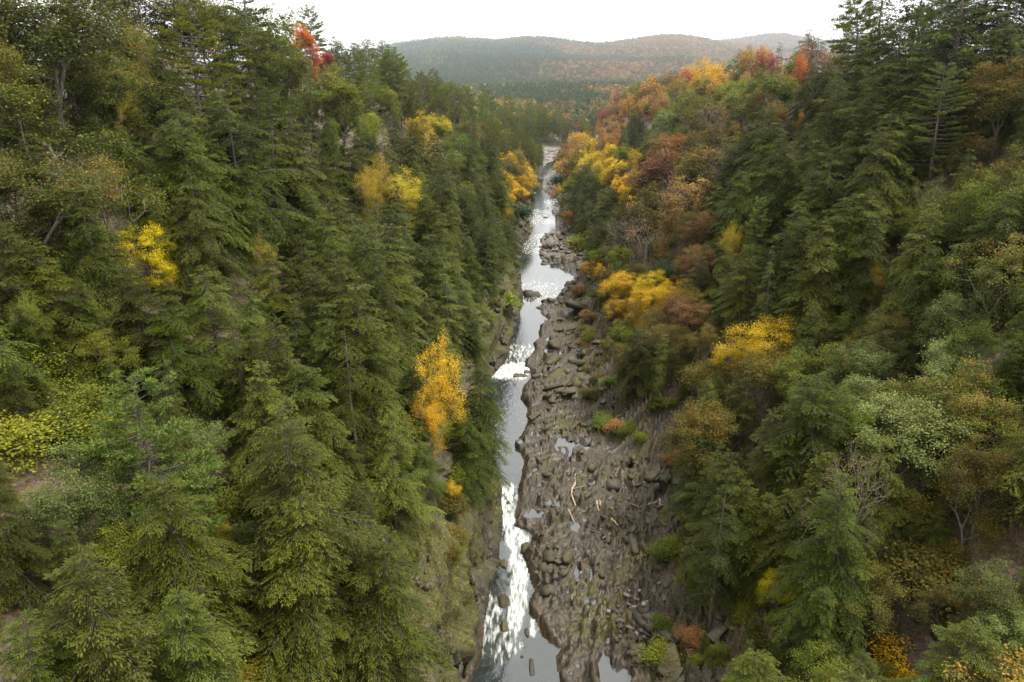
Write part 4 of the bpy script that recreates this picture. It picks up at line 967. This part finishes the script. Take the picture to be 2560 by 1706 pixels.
def ellipse(t):
    c = t['p']+np.array((0, 0, (t['zlo']+t['h'])/2)); u, v, f = project(c[None]); return u[0], v[0], t['R']*FPX/f[0], (t['h']-t['zlo'])/2*FPX/f[0], f[0]
HE = np.array([ellipse(t) for t in TREES if t['hero']])
def hides(t):
    u, v, ru, rv, f = ellipse(t); c = (HE[:, 4] > f+.6) & (np.abs(HE[:, 0]-u) < HE[:, 2]+ru) & (np.abs(HE[:, 1]-v) < HE[:, 3]+rv)
    for a, b, ra, rb, _ in HE[c]:
        gx, gy = np.meshgrid(np.linspace(-.8, .8, 7), np.linspace(-.9, .45, 7)); m = gx**2+gy**2 < .95
        px, py = a+gx[m]*ra, b+gy[m]*rb
        if ((((px-u)/ru)**2+((py-v)/rv)**2) < 1).mean() > (.28 if rb < 220 else .42): return True
    return False
def fit(t):                       # a smaller tree where a full-grown one would stand in front of a landmark tree
    if t['hero']: return True
    t0 = dict(t)
    for k in (1.0, .75, .55, .4, .3):
        for q in ('s', 'h', 'R', 'zlo'): t[q] = t0[q]*k
        if not hides(t): return True
    return False
TREES = [t for t in TREES if fit(t)]
# keep what the view can show: painter's count of crowns in front
def in_view():
    G = np.zeros((180, 268), np.float32); keep = []; nyoung = Counter()
    TREES.sort(key=lambda t: t['p'][1]*CP+abs(t['p'][0])*.05)
    for t in TREES:
        c = t['p']+np.array((0, 0, (t['zlo']+t['h'])/2)); u, v, f = project(c[None]); u, v, f = u[0]/10, v[0]/10, f[0]
        ru = max(t['R']*FPX/f/10, .6); rv = max((t['h']-t['zlo'])/2*FPX/f/10, .6)
        i0, i1 = int(max(0, v-rv)), int(min(171, v+rv+1)); j0, j1 = int(max(0, u-ru)), int(min(256, u+ru+1))
        if i0 >= i1 or j0 >= j1:
            continue
        ii, jj = np.mgrid[i0:i1, j0:j1]; m = ((ii-v)/rv)**2+((jj-u)/ru)**2 <= 1
        if not m.any(): m[:] = True
        g = G[i0:i1, j0:j1]
        young = t['label'].startswith('young')
        if young and (np.percentile(g[m], 30) > .5 or nyoung[t['kind']] > 110): continue
        nyoung[t['kind']] += young
        if t['hero'] or np.percentile(g[m], 12) < 1.7:
            keep.append(t); g[m] += .85
    return keep
TREES = in_view()
def landmark_labels():
    import re as _re
    HS = [t for t in TREES if t['hero']]
    short = [_re.split(r',| with | beside | above | below | behind | between | under | among | on the | at the | in front | against | leaning | hanging | standing | reaching | rising ', t['label'])[0] for t in HS]
    hp = np.array([t['p'] for t in HS]); cnt = Counter(short); used = Counter()
    for t in TREES:
        if t['hero']: continue
        d = np.linalg.norm(hp-t['p'], axis=1); nm = t['label'].split(' on the slope')[0].replace(' low', '').replace(' high', '')
        for k in np.argsort(d)[:6]:
            if d[k] > 22 or cnt[short[k]] > 1 or len(short[k].split()) > 7: continue
            q = t['p']-hp[k]
            rel = ('uphill of' if q[2] > 0 else 'downhill of') if abs(q[0]) > abs(q[1]) else ('upriver of' if q[1] > 0 else 'downriver of')
            lb = '%s %s the %s' % (nm, ('just '+rel) if d[k] < 9 else rel, short[k])
            if used[lb] or len(lb.split()) > 16: continue
            used[lb] += 1; t['label'] = lb; break
landmark_labels()
print('trees', len(TREES), Counter(t['kind'] for t in TREES))
for t in TREES:
    nm, cat = KINDN[t['kind']]
    if nm == 'hemlock_tree' and t['h'] < 9.5: nm = 'hemlock_sapling'
    if nm == 'broadleaf_tree': nm = 'oak_tree' if t['mat'] in ('green', 'mixed', 'olive', 'rust') else 'maple_tree'
    lib = LIB[t['kind']][t['var']]
    dist = float(np.linalg.norm(t['p']-np.array((0, 0, CAMZ))))
    lod = 'near' if dist < 150 else ('mid' if dist < 330 else 'far')
    root = obj(nm, None, loc=t['p']-np.array((0, 0, .25)), label=t['label'], category=cat)
    if t['group']: root['group'] = t['group']
    root.empty_display_size = .3
    root.rotation_euler = (RND.gauss(0, .045), RND.gauss(0, .045), t['rot']); root.scale = (t['s']*t['w'], t['s']*t['w'], t['s'])
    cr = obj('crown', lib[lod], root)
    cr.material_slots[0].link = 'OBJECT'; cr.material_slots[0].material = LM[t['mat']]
    obj('trunk', lib['trunk'], root)
# ------------------------------------------------------------------ boulders and stones
import bmesh
def rock_mesh(seed, sub=2, flat=.6, cuts=9, name='boulder'):
    r = np.random.default_rng(seed); bm = bmesh.new(); bmesh.ops.create_icosphere(bm, subdivisions=sub, radius=1)
    P = np.array([v.co[:] for v in bm.verts]); F = np.array([[v.index for v in f.verts] for f in bm.faces]); bm.free()
    for _ in range(cuts):
        nn = nrm(r.normal(0, 1, 3)); dd = .55+.3*r.random(); q = P@nn-dd; P = P-np.maximum(q, 0)[:, None]*nn*.92
    P = P*(1+.10*fbm(P[:, 0]*2.1+seed, P[:, 1]*2.1+P[:, 2]*1.7, 3, seed)[:, None])
    P[:, 2] *= flat
    return P, F
ROCKS = {}
for k, mt in STONE.items(): ROCKS[k] = [mesh_np('stone', *rock_mesh(200+i, 2, .5+.1*(i % 3), 10), [mt]) for i in range(5)]
BIG = {k: [mesh_np('boulder', *rock_mesh(300+i, 3, .7, 13), [STONE[k]]) for i in range(3)] for k in ('dark', 'brown')}
def boulder(u, v, wpx, hgt, label, mt='dark', ln=1.0, var=0, rot=0.0, sink=.35):
    p = on_water(u, v); f = project(p[None])[2][0]; wd = wpx/FPX*f
    o = obj('boulder', BIG[mt][var], loc=(p[0], p[1]+wd*.3*ln, p[2]-hgt*.1), label=label, category='boulder')
    o.scale = (wd*.56, wd*.56*ln, hgt*.85); o.rotation_euler = (0, 0, rot); return o
boulder(1327, 744, 42, 3.2, 'mossy pointed island boulder in the middle of the wide pool', 'dark', 1.6, 0, .3)
boulder(1345, 742, 26, 2.0, 'low dark lump joined to the island boulder', 'dark', 1.3, 1)
boulder(1291, 703, 17, 1.6, 'round dark boulder by the cliff beside the wide pool', 'dark', 1.0, 2)
boulder(1372, 762, 34, 1.6, 'rounded ledge boulder where the wide pool drains', 'dark', 1.5, 1, .5)
boulder(1352, 774, 24, 1.3, 'broken boulder just below the rounded ledge boulder', 'dark', 1.5, 2, .2)
boulder(1362, 662, 24, .9, 'flat square rock on the cobble bar tip at the wide pool', 'dark', 1.0, 0)
boulder(1320, 654, 9, .5, 'small rock alone above the wide pool', 'dark', 1.0, 1)
boulder(1290, 645, 22, 1.0, 'tilted grey rock against the cliff above the wide pool', 'dark', 1.2, 2, .8)
boulder(1364, 545, 13, .9, 'dark rock in the long riffle', 'dark', 1.0, 0)
boulder(1370, 521, 9, .6, 'smaller dark rock upstream in the long riffle', 'dark', 1.0, 1)
boulder(1372, 541, 8, .5, 'third little rock in the riffle near the right bank', 'dark', 1.0, 2)
boulder(1299, 944, 40, .7, 'cluster rock splitting the small fall', 'dark', .9, 0)
boulder(1318, 934, 26, .6, 'low wet rock beside the small fall', 'dark', .9, 1)
boulder(1271, 1262, 16, .7, 'dark rock at the head of the white chute', 'dark', 1.0, 1)
boulder(1257, 1418, 24, 1.0, 'dark rock dividing the upper white water', 'dark', 1.7, 2)
boulder(1260, 1520, 33, 1.3, 'long rust-brown rock between white water and the side channel', 'brown', 2.0, 0)
boulder(1262, 1580, 29, 1.1, 'rust-brown rock below the long one in the rapids', 'brown', 1.5, 1)
boulder(1316, 1590, 14, .8, 'narrow rock splitting the last white spill', 'dark', 2.6, 2)
boulder(1330, 1690, 20, .9, 'long thin rock rib in the lowest pool', 'dark', 3.6, 1)
boulder(1305, 1645, 9, .4, 'small rock poking from the lowest pool beside the rib', 'dark', 1.0, 0)
boulder(1336, 1440, 42, 1.2, 'rust-stained hump beside the main chute', 'brown', 2.6, 2)
boulder(1318, 1385, 36, 1.3, 'rounded rust-brown shoulder at the bend of the chute', 'brown', 1.6, 0)
def stone(x, y, s, label, group, mt, cat='stone', sz=.45):
    o = obj('stone', RND.choice(ROCKS[mt]), loc=(x, y, T1(x, y)+s*.08), label=label, category=cat)
    if group: o['group'] = group
    o.scale = (s*RND.uniform(.7, 1.2), s*RND.uniform(.7, 1.2), s*RND.uniform(.6, 1.1)*1.0); o.rotation_euler = (RND.uniform(-.4, .4), RND.uniform(-.4, .4), RND.random()*6.28)
    return o
k = 0
while k < 150:
    u, v = RND.uniform(1348, 1475), RND.uniform(585, 668); p = on_water(u, v, .6); x, yy = p[0], p[1]
    if not (float(XR(np.array([yy]))[0])-.3 < x < float(XS(np.array([yy]))[0])+1.5): continue
    stone(x, yy, RND.choice([.45, .6, .8, 1.0, 1.35]), 'angular grey-brown stone of the cobble bar above the wide pool', 'stones of the cobble bar above the wide pool', RND.choice(['grey', 'grey', 'dark'])); k += 1
for _ in range(70):
    u = RND.gauss(1610, 35); v = RND.uniform(1480, 1680); p = on_water(u, v, .9)
    stone(p[0], p[1], RND.choice([.16, .22, .3, .42]), 'pale broken stone in the rubble at the foot of the slope', 'pale rubble at the foot of the slope', RND.choice(['grey', 'pale', 'grey']))
for _ in range(60):
    u = RND.uniform(1330, 1600); v = RND.uniform(1020, 1500); p = on_water(u, v, .7)
    stone(p[0], p[1], RND.choice([.12, .18, .25]), 'small loose stone lying on the bedrock shelf', 'loose stones on the bedrock shelf', RND.choice(['grey', 'dark', 'pale']))
k = 0
while k < 45:
    u, v = RND.uniform(1357, 1425), RND.uniform(379, 402); p = on_water(u, v, .4)
    if float(XL(np.array([p[1]]))[0])-.5 < p[0]: k += .2; continue
    stone(p[0], p[1], RND.choice([.8, 1.2, 1.7]), 'pale stone of the far gravel bar at the river bend', 'stones of the far gravel bar', RND.choice(['grey', 'pale'])); k += 1
p = on_water(1467, 969, 1.2); o = stone(p[0], p[1], 1.25, 'pale flat slab lying alone on the red-leaved rock', None, 'pale'); o.scale = (1.25, .75, .6); o.rotation_euler = (.1, .1, .3); o.location.z += .2
p = on_water(1476, 952, 1.2); o = stone(p[0], p[1], .55, 'small pale block just above the pale flat slab', None, 'pale')
p = on_water(1577, 1180, 1.2); o = stone(p[0], p[1], 1.0, 'dark flat ledge stone above the big shelf pool', None, 'dark'); o.scale = (1.5, .6, .5)
o = stone(*on_water(1195, 1376, 5.0)[:2], 1.0, 'pale boulder lodged in the mossy cliff', None, 'grey'); o.scale = (.8, .6, .6)

# angular ledges and blocks of the bedrock: the largest as parts of the ground, the rest joined
def block_mesh(seed):
    r = np.random.default_rng(seed); bm = bmesh.new()
    P = np.array([(a, b, c) for a in (-1, 1) for b in (-1, 1) for c in (-1, 1)])*r.uniform(.55, 1, (8, 3)); P = np.vstack([P, r.uniform(-.9, .9, (2, 3))+np.array((0, 0, .5))])
    for q in P: bm.verts.new(q)
    bmesh.ops.convex_hull(bm, input=bm.verts); bmesh.ops.delete(bm, geom=[v for v in bm.verts if not v.link_faces], context='VERTS')
    bmesh.ops.triangulate(bm, faces=bm.faces); bm.verts.index_update()
    V = np.array([v.co[:] for v in bm.verts]); F = np.array([[v.index for v in f.verts] for f in bm.faces]); bm.free(); return V, F
BLK = [block_mesh(500+i) for i in range(10)]
def blocks():
    r = np.random.default_rng(21); n_ = 5200
    side = r.random(n_)*.93; side = np.where(side > .62, side+.07, side); yy = 46+214*r.random(n_)**1.6
    xr, xs_, xl = XR(yy), XS(yy), XL(yy)
    x = np.where(side < .60, xr+np.clip(yy/110, .5, 2)+(xs_-xr)*r.random(n_), np.where(side < .80, xs_+r.gamma(1.5, 2.2, n_), xl-.3-r.gamma(1.5, 1.9, n_)))
    z, wet, lit_, _, _, _ = terrain(x, yy, True); left = side >= .80
    ok = (wet < .45) | left; ok &= (fbm(x*.25, yy*.25, 3, 231) > -.05) & (left | (r.random(n_) < np.interp(yy, [100, 150], [1, .4])))
    x, yy, z, left, side = x[ok], yy[ok], z[ok], left[ok], side[ok]; m = len(x)
    th = np.radians(np.interp(yy, [55, 90, 120, 160, 200, 240, 600], [86, 80, 52, 40, 50, 75, 75]))+r.normal(0, .5, m); th = np.where(left, r.normal(1.5, .3, m), th)
    big = np.clip(yy/95, .75, 1.45)*np.exp(r.normal(-.15, .42, m)); L = .62*big*r.uniform(.6, 1.5, m); W = .38*big*r.uniform(.5, 1.6, m); Hh = .25*big*r.uniform(.5, 1.6, m)
    mid = (side >= .60) & ~left; L = np.where(mid, L*1.7, L); W = np.where(mid, W*1.3, W)
    dip = np.where(left, r.normal(-.9, .3, m), r.normal(-.35, .3, m)); pit = r.normal(0, .25, m)
    f = project(np.column_stack([x, yy, z]))[2]; order = np.argsort(-(L*FPX/f)); VV, FF, nv = [], [], 0
    me_ = [mesh_np('rock_ledge', V, F, [STONE['dark' if i % 3 else 'brown']]) for i, (V, F) in enumerate(BLK)]
    ground = bpy.data.objects['ground']
    from mathutils import Euler, Matrix
    for k, i in enumerate(order):
        e = Euler((dip[i], pit[i], th[i]-0.0), 'XYZ')
        if k < 300:
            o = obj('rock_ledge', me_[k % 10], ground, loc=(x[i], yy[i], z[i]-Hh[i]*.15)); o.rotation_euler = e; o.scale = (L[i], W[i], Hh[i])
        else:
            V, F = BLK[k % 10]; R_ = np.array(e.to_matrix()); VV.append((V*np.array((L[i], W[i], Hh[i])))@R_.T+np.array((x[i], yy[i], z[i]-Hh[i]*.15))); FF.append(F+nv); nv += len(V)
    obj('ledge_rubble', mesh_np('ledge_rubble', np.concatenate(VV), np.concatenate(FF), [STONE['dark']]), ground, kind='stuff')
blocks()

# driftwood
def log(a, b, r, label, group=None):
    P = [on_water(*a, .95), on_water(*b, .95)]; n_ = 7
    q = np.linspace(P[0], P[1], n_); L = np.linalg.norm(P[1]-P[0]); rr = np.random.default_rng(int(a[0]*7+a[1]))
    q[:, :2] += rr.normal(0, .02*L, (n_, 2)); zt = terrain(q[:, 0], q[:, 1]); q[:, 2] = np.polyval(np.polyfit(np.arange(n_), zt, 1), np.arange(n_))+r+.08
    T = Tubes(); c0 = q.mean(0); T.add(q-c0, np.linspace(r, r*.55, n_)*(1+rr.normal(0, .1, n_)), 7)
    e = q[n_//2]-c0; T.add([e, e+rr.normal(0, .25*L, 3)*np.array((.5, .5, .15))+np.array((0, 0, .1))], [r*.4, r*.2], 4)
    o = obj('driftwood_log', T.mesh('driftwood_log', BK['drift']), loc=c0, label=label, category='log')
    if group: o['group'] = group
log((1438, 1185), (1434, 1274), .17, 'long straight peeled log lying along the shelf')
log((1500, 1255), (1501, 1280), .12, 'short peeled log, left of a close pair')
log((1491, 1264), (1496, 1291), .13, 'thicker peeled log, beside the short one of the pair')
log((1649, 1249), (1652, 1283), .17, 'reddish stub of log at the hemlock foot')
log((1577, 1272), (1596, 1266), .10, 'pale stick left of the reddish stub')
log((1604, 1267), (1644, 1256), .11, 'slender log pointing at the reddish stub')
log((1528, 1303), (1545, 1321), .15, 'orange-brown log below the peeled pair')
log((1420, 1287), (1436, 1300), .14, 'orange-brown log under the long straight log')
log((1508, 1345), (1528, 1340), .09, 'thin curved branch on the bedrock beside a tiny pool')
log((1487, 1352), (1497, 1364), .09, 'small pale stick near the thin curved branch')
log((1522, 1280), (1537, 1270), .11, 'grey short log right of the peeled pair')
log((1580, 1046), (1652, 1052), .16, 'bleached log stranded across the slope foot')
log((1535, 1070), (1550, 1074), .09, 'short bleached stick below the stranded log')
log((1440, 760), (1456, 764), .14, 'bleached log at the top edge of the rounded ledge')
log((1605, 1215), (1618, 1213), .08, 'small white stick near the leaning hemlock')
log((1583, 1226), (1590, 1248), .09, 'broken brown stick uphill of the pale stick')
log((1640, 1215), (1665, 1200), .07, 'thin brown stick under the hemlock boughs')

# ------------------------------------------------------------------ undergrowth: low plants and fallen leaves nobody could count
UG = leaf_mat('undergrowth_leaves', [(0, (.040,.050,.012)), (.25, (.075,.085,.016)), (.45, (.15,.15,.02)), (.6, (.30,.22,.02)), (.72, (.34,.13,.02)), (.85, (.22,.075,.03)), (1, (.10,.06,.035))], .3, 0.0)
def undergrowth():
    r = np.random.default_rng(3); n_ = 11000
    yy = 42+230*r.random(n_)**1.7; left = r.random(n_) < .5
    xl = XL(yy)-r.gamma(1.6, 3.2, n_)-1.2; xr_ = XS(yy)-1.0+r.gamma(1.8, 5.5, n_)
    x = np.where(left, xl, xr_); z = terrain(x, yy)
    cl = fbm(x*.15, yy*.15, 3, 201)
    keep = cl > -.12; x, yy, z, cl, left = x[keep], yy[keep], z[keep], cl[keep], left[keep]
    L = Leaves(); k = 8; I = np.repeat(np.arange(len(x)), k)
    size = (.35+.5*r.random(len(x)))[I]
    off = r.normal(0, 1, (len(I), 3))*size[:, None]*np.array((.6, .6, .35)); off[:, 2] = np.abs(off[:, 2])+.05
    P = np.column_stack([x, yy, z])[I]+off
    d = r.normal(0, 1, (len(I), 3))*np.array((1, 1, .5)); upv = nrm(r.normal(0, .6, (len(I), 3))+np.array((0, 0, 1)))
    base = np.where(left, .30, .40)+.33*fbm(x*.3, yy*.3, 2, 203)+r.normal(0, .16, len(x))
    ls = (.12+.10*r.random(len(I)))*np.clip(P[:, 1]/90, .8, 2)
    L.add(P, d, upv, ls, ls*.6, np.clip(base[I]+r.normal(0, .05, len(I)), 0, .98))
    n_ = 5200; yy = 34+110*r.random(n_)**1.2; e = 8+52*r.random(n_); x = np.where(r.random(n_) < .5, XL(yy)-4-e, XS(yy)+e); z = terrain(x, yy)
    I = np.repeat(np.arange(n_), 6); off = r.normal(0, 1, (len(I), 3))*np.array((.42, .42, .25)); off[:, 2] = np.abs(off[:, 2])+.04
    ls = .13+.09*r.random(len(I)); tt_ = np.clip(.35+.4*fbm(x*.2, yy*.2, 2, 209)+r.normal(0, .2, n_), 0, 1)
    L.add(np.column_stack([x, yy, z])[I]+off, r.normal(0, 1, (len(I), 3))*np.array((1, 1, .4)), nrm(r.normal(0, .5, (len(I), 3))+np.array((0, 0, 1))), ls, ls*.6, np.clip(tt_[I]+r.normal(0, .05, len(I)), 0, 1))
    # fallen leaves on rock and soil
    n_ = 16000; yy = 45+150*r.random(n_)**1.5; x = XS(yy)-3+r.gamma(2.2, 4.0, n_); z = terrain(x, yy)
    kp = fbm(x*.25, yy*.25, 3, 205) > .05; x, yy, z = x[kp], yy[kp], z[kp]
    L.add(np.column_stack([x, yy, z+.05]), r.normal(0, 1, (len(x), 3))*np.array((1, 1, .2)), nrm(r.normal(0, .3, (len(x), 3))+np.array((0, 0, 1))), .16, .11, np.clip(.80+r.normal(0, .08, len(x)), 0, 1))
    o = obj('undergrowth', L.mesh('undergrowth', UG), kind='stuff', label='low ferns, seedlings and fallen leaves on the gorge slopes', category='undergrowth')
undergrowth()

# ------------------------------------------------------------------ far hills, far forest, haze
RID = [(300,150),(600,150),(800,140),(940,125),(1000,110),(1050,104),(1130,94),(1200,99),(1240,103),(1310,94),(1370,97),(1450,109),(1500,111),(1580,101),(1640,91),(1700,89),(1750,96),(1800,106),(1900,120),(2100,140),(2500,160)]
RID2 = [(1500,150),(1650,125),(1790,104),(1850,96),(1920,85),(1960,84),(2030,98),(2150,110),(2400,130)]
def ridge(pts, Y0):
    X_, Z_ = [], []
    for u, v in pts:
        d = ray(u, v); X_.append(Y0*d[0]/d[1]); Z_.append(CAMZ+Y0*d[2]/d[1]-9)
    return np.array(X_), np.array(Z_)
R1 = ridge(RID, 4200); R2 = ridge(RID2, 5600)
def hill_z(X, Y):
    base = np.interp(Y, [700, 900, 1150, 1350, 1600, 1900], [11, 13, 34, 47, 40, 42])+4*fbm(X*.004, Y*.004, 3, 301)
    t = (Y-1750)/2450.
    zr = np.interp(X*4200/np.maximum(Y, 1), *R1)
    a = base+(zr-base)*np.where(t < 1, np.clip(t, 0, 1)**1.15, np.maximum(1-(t-1)*1.6, -.2))
    a = a+np.sin(np.clip(t, 0, 1)*math.pi)*34*fbm(X*.0022, Y*.0016, 4, 303)
    t2 = (Y-4000)/1600.; zr2 = np.interp(X*5600/np.maximum(Y, 1), *R2)
    b = 60+(zr2-60)*np.where(t2 < 1, np.clip(t2, 0, 1), np.maximum(1-(t2-1)*1.5, 0))
    return np.maximum(a, np.where(Y > 4000, b, -50))
hm, n = mat('forest_floor'); p = N(n, 'ShaderNodeBsdfPrincipled'); p.inputs['Roughness'].default_value = .9
pos = N(n, 'ShaderNodeNewGeometry').outputs['Position']
n.links.new(ramp(n, [(.35, (.030,.036,.014)), (.65, (.085,.065,.030))], noise(n, pos, .01, 4)).outputs[0], p.inputs['Base Color'])
o = N(n, 'ShaderNodeOutputMaterial'); n.links.new(p.outputs[0], o.inputs['Surface'])
hx_ = np.linspace(-4600, 4600, 240); hy_ = np.concatenate([np.linspace(772, 2000, 50), np.linspace(2040, 7000, 110)])
HX, HY = np.meshgrid(hx_, hy_); me = mesh_np('hills', np.stack([HX.ravel(), HY.ravel(), hill_z(HX.ravel(), HY.ravel())-.6], 1), grid_faces(*HX.shape), [hm], smooth=True)
obj('hills', me, kind='structure')
# low ground either side, out of the gorge, to the foot of the hills
for sx in (-1, 1):
    V = [(sx*400, -60, 44), (sx*4600, -60, 44), (sx*4600, 790, 30), (sx*400, 790, 10.0)]
    obj('plateau', mesh_np('plateau', V, [(0, 1, 2, 3) if sx > 0 else (3, 2, 1, 0)], [hm]), kind='structure')

FAR = bpy.data.collections.new('far_tree_shapes')
fm, n = mat('far_foliage')
at = N(n, 'ShaderNodeAttribute', attribute_name='col'); at.attribute_type = 'INSTANCER'
ti = N(n, 'ShaderNodeAttribute', attribute_name='tint')
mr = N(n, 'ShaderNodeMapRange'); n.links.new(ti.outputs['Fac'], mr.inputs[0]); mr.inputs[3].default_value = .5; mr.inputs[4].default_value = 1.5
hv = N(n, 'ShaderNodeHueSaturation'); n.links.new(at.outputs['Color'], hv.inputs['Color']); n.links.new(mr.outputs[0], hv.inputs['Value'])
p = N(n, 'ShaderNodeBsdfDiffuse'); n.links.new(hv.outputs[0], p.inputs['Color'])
o = N(n, 'ShaderNodeOutputMaterial'); n.links.new(p.outputs[0], o.inputs['Surface'])
def far_shape(seed, conifer, nq=170):
    r = np.random.default_rng(seed); L = Leaves()
    if conifer:
        t = r.random(nq)**.75; a = r.random(nq)*6.28; R = (1-t)*3.4*(.55+.5*r.random(nq))+.2
        P = np.column_stack([R*np.cos(a), R*np.sin(a), 2+t*17]); D = np.column_stack([np.cos(a), np.sin(a), -.45+0*a]); s = 1.2+1.3*(1-t)
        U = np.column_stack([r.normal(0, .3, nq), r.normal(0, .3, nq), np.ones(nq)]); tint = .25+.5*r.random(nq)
    else:
        q = nrm(r.normal(0, 1, (nq, 3))); lump = 1+.25*np.sin(q[:, 0]*5+seed)*np.sin(q[:, 1]*4); rr = (.75+.3*r.random(nq))*lump
        P = q*rr[:, None]*np.array((4.6, 4.6, 4.6))+np.array((0, 0, 9)); P[:, 2] = np.maximum(P[:, 2], 3)
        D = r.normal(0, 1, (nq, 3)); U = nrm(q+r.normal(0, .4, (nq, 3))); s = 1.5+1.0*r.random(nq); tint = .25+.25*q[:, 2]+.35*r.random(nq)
    L.add(P, D, U, s, s*.75, tint); return L.mesh('far_tree', fm)
for i in range(4):
    o = bpy.data.objects.new('far_shape', far_shape(400+i, i < 2)); FAR.objects.link(o)
def far_points():
    r = np.random.default_rng(9); X_, Y_ = [], []
    y = 800.
    while y < 5700:
        sp = np.interp(y, [800, 1500, 2000, 4000, 5700], [7.5, 8.5, 11, 13, 16]); lo, hi = -.24*y, .45*y
        if y > 4350: lo = .22*y
        x = np.arange(lo, hi, sp)
        X_.append(x+r.uniform(-.45, .45, len(x))*sp); Y_.append(y+r.uniform(-.5, .5, len(x))*sp); y += sp*(1 if y < 1700 else 1.15)
    X = np.concatenate(X_); Y = np.concatenate(Y_); Z = hill_z(X, Y)-1
    u, v, f = project(np.column_stack([X, Y, Z+10]))
    k = (u > 880) & (u < 2120); X, Y, Z, u, v = X[k], Y[k], Z[k], u[k], v[k]
    big = fbm(X*.0035, Y*.0022, 4, 311); sm = fbm(X*.02, Y*.012, 3, 313); rnd = r.random(len(X))
    rust = sstep(1050, 1750, u)*.55-.25+big*.9+sm*.35+.25*sstep(120, 95, v)
    con = (rust+r.normal(0, .25, len(X))) < .08
    con = np.where(Y < 1900, (fbm(X*.012, Y*.008, 3, 315)+r.normal(0, .2, len(X))) > .10, con)
    pal = np.array([(.24,.115,.040),(.30,.15,.05),(.19,.11,.05),(.26,.20,.05),(.12,.125,.03),(.36,.12,.06),(.15,.10,.055)])
    ci = r.choice(7, len(X), p=[.24, .18, .2, .12, .12, .03, .11])
    col = np.where(con[:, None], np.array((.055,.080,.034))*(.7+.7*rnd)[:, None], pal[ci]*(.8+.4*rnd)[:, None])
    lime = (~con) & (u < 1300); col = np.where((lime & (r.random(len(X)) < .6))[:, None], np.array((.15,.16,.04)), col)
    me = bpy.data.meshes.new('far_forest'); me.vertices.add(len(X)); me.vertices.foreach_set('co', np.column_stack([X, Y, Z]).astype(np.float32).ravel())
    a = me.attributes.new('col', 'FLOAT_COLOR', 'POINT'); a.data.foreach_set('color', np.column_stack([col, np.ones(len(X))]).astype(np.float32).ravel())
    a = me.attributes.new('idx', 'INT', 'POINT'); a.data.foreach_set('value', (np.where(con, 0, 2)+(rnd > .5)).astype(np.int32))
    a = me.attributes.new('rot', 'FLOAT_VECTOR', 'POINT'); a.data.foreach_set('vector', np.column_stack([0*rnd, 0*rnd, rnd*40]).astype(np.float32).ravel())
    sc_ = (.75+.5*r.random(len(X)))*np.interp(Y, [800, 2000, 4000], [1.0, 1.15, 1.3])
    a = me.attributes.new('scl', 'FLOAT', 'POINT'); a.data.foreach_set('value', sc_.astype(np.float32))
    print('far trees', len(X)); return me
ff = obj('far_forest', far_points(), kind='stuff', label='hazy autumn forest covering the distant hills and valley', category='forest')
ng = bpy.data.node_groups.new('far_forest', 'GeometryNodeTree')
ng.interface.new_socket('Geometry', in_out='INPUT', socket_type='NodeSocketGeometry'); ng.interface.new_socket('Geometry', in_out='OUTPUT', socket_type='NodeSocketGeometry')
gi = ng.nodes.new('NodeGroupInput'); go = ng.nodes.new('NodeGroupOutput')
m2p = ng.nodes.new('GeometryNodeMeshToPoints'); iop = ng.nodes.new('GeometryNodeInstanceOnPoints'); ci_ = ng.nodes.new('GeometryNodeCollectionInfo')
ci_.inputs['Collection'].default_value = FAR; ci_.inputs['Separate Children'].default_value = True; ci_.inputs['Reset Children'].default_value = True
def na(nm, dt):
    x = ng.nodes.new('GeometryNodeInputNamedAttribute'); x.data_type = dt; x.inputs['Name'].default_value = nm
    return [s for s in x.outputs if s.enabled][0]
L_ = ng.links.new
L_(gi.outputs[0], m2p.inputs['Mesh']); L_(m2p.outputs[0], iop.inputs['Points']); L_(ci_.outputs[0], iop.inputs['Instance'])
iop.inputs['Pick Instance'].default_value = True
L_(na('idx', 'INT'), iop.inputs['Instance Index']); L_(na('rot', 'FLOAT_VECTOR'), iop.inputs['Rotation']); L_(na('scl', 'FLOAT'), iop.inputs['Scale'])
L_(iop.outputs[0], go.inputs[0])
ff.modifiers.new('trees', 'NODES').node_group = ng

V = np.array([(x, y, z) for x in (-4700, 4700) for y in (-80, 7100) for z in (-6.0, 440)], float)
F = [(0, 1, 3, 2), (4, 6, 7, 5), (0, 4, 5, 1), (2, 3, 7, 6), (0, 2, 6, 4), (1, 5, 7, 3)]
vm, n = mat('haze'); pv = N(n, 'ShaderNodeVolumePrincipled'); pv.inputs['Color'].default_value = (.86, .93, 1, 1); pv.inputs['Density'].default_value = HAZE
pv.inputs['Anisotropy'].default_value = .86
o = N(n, 'ShaderNodeOutputMaterial'); n.links.new(pv.outputs[0], o.inputs['Volume'])
hz = obj('haze', mesh_np('haze', V, F, [vm]), kind='stuff'); hz.display_type = 'WIRE'
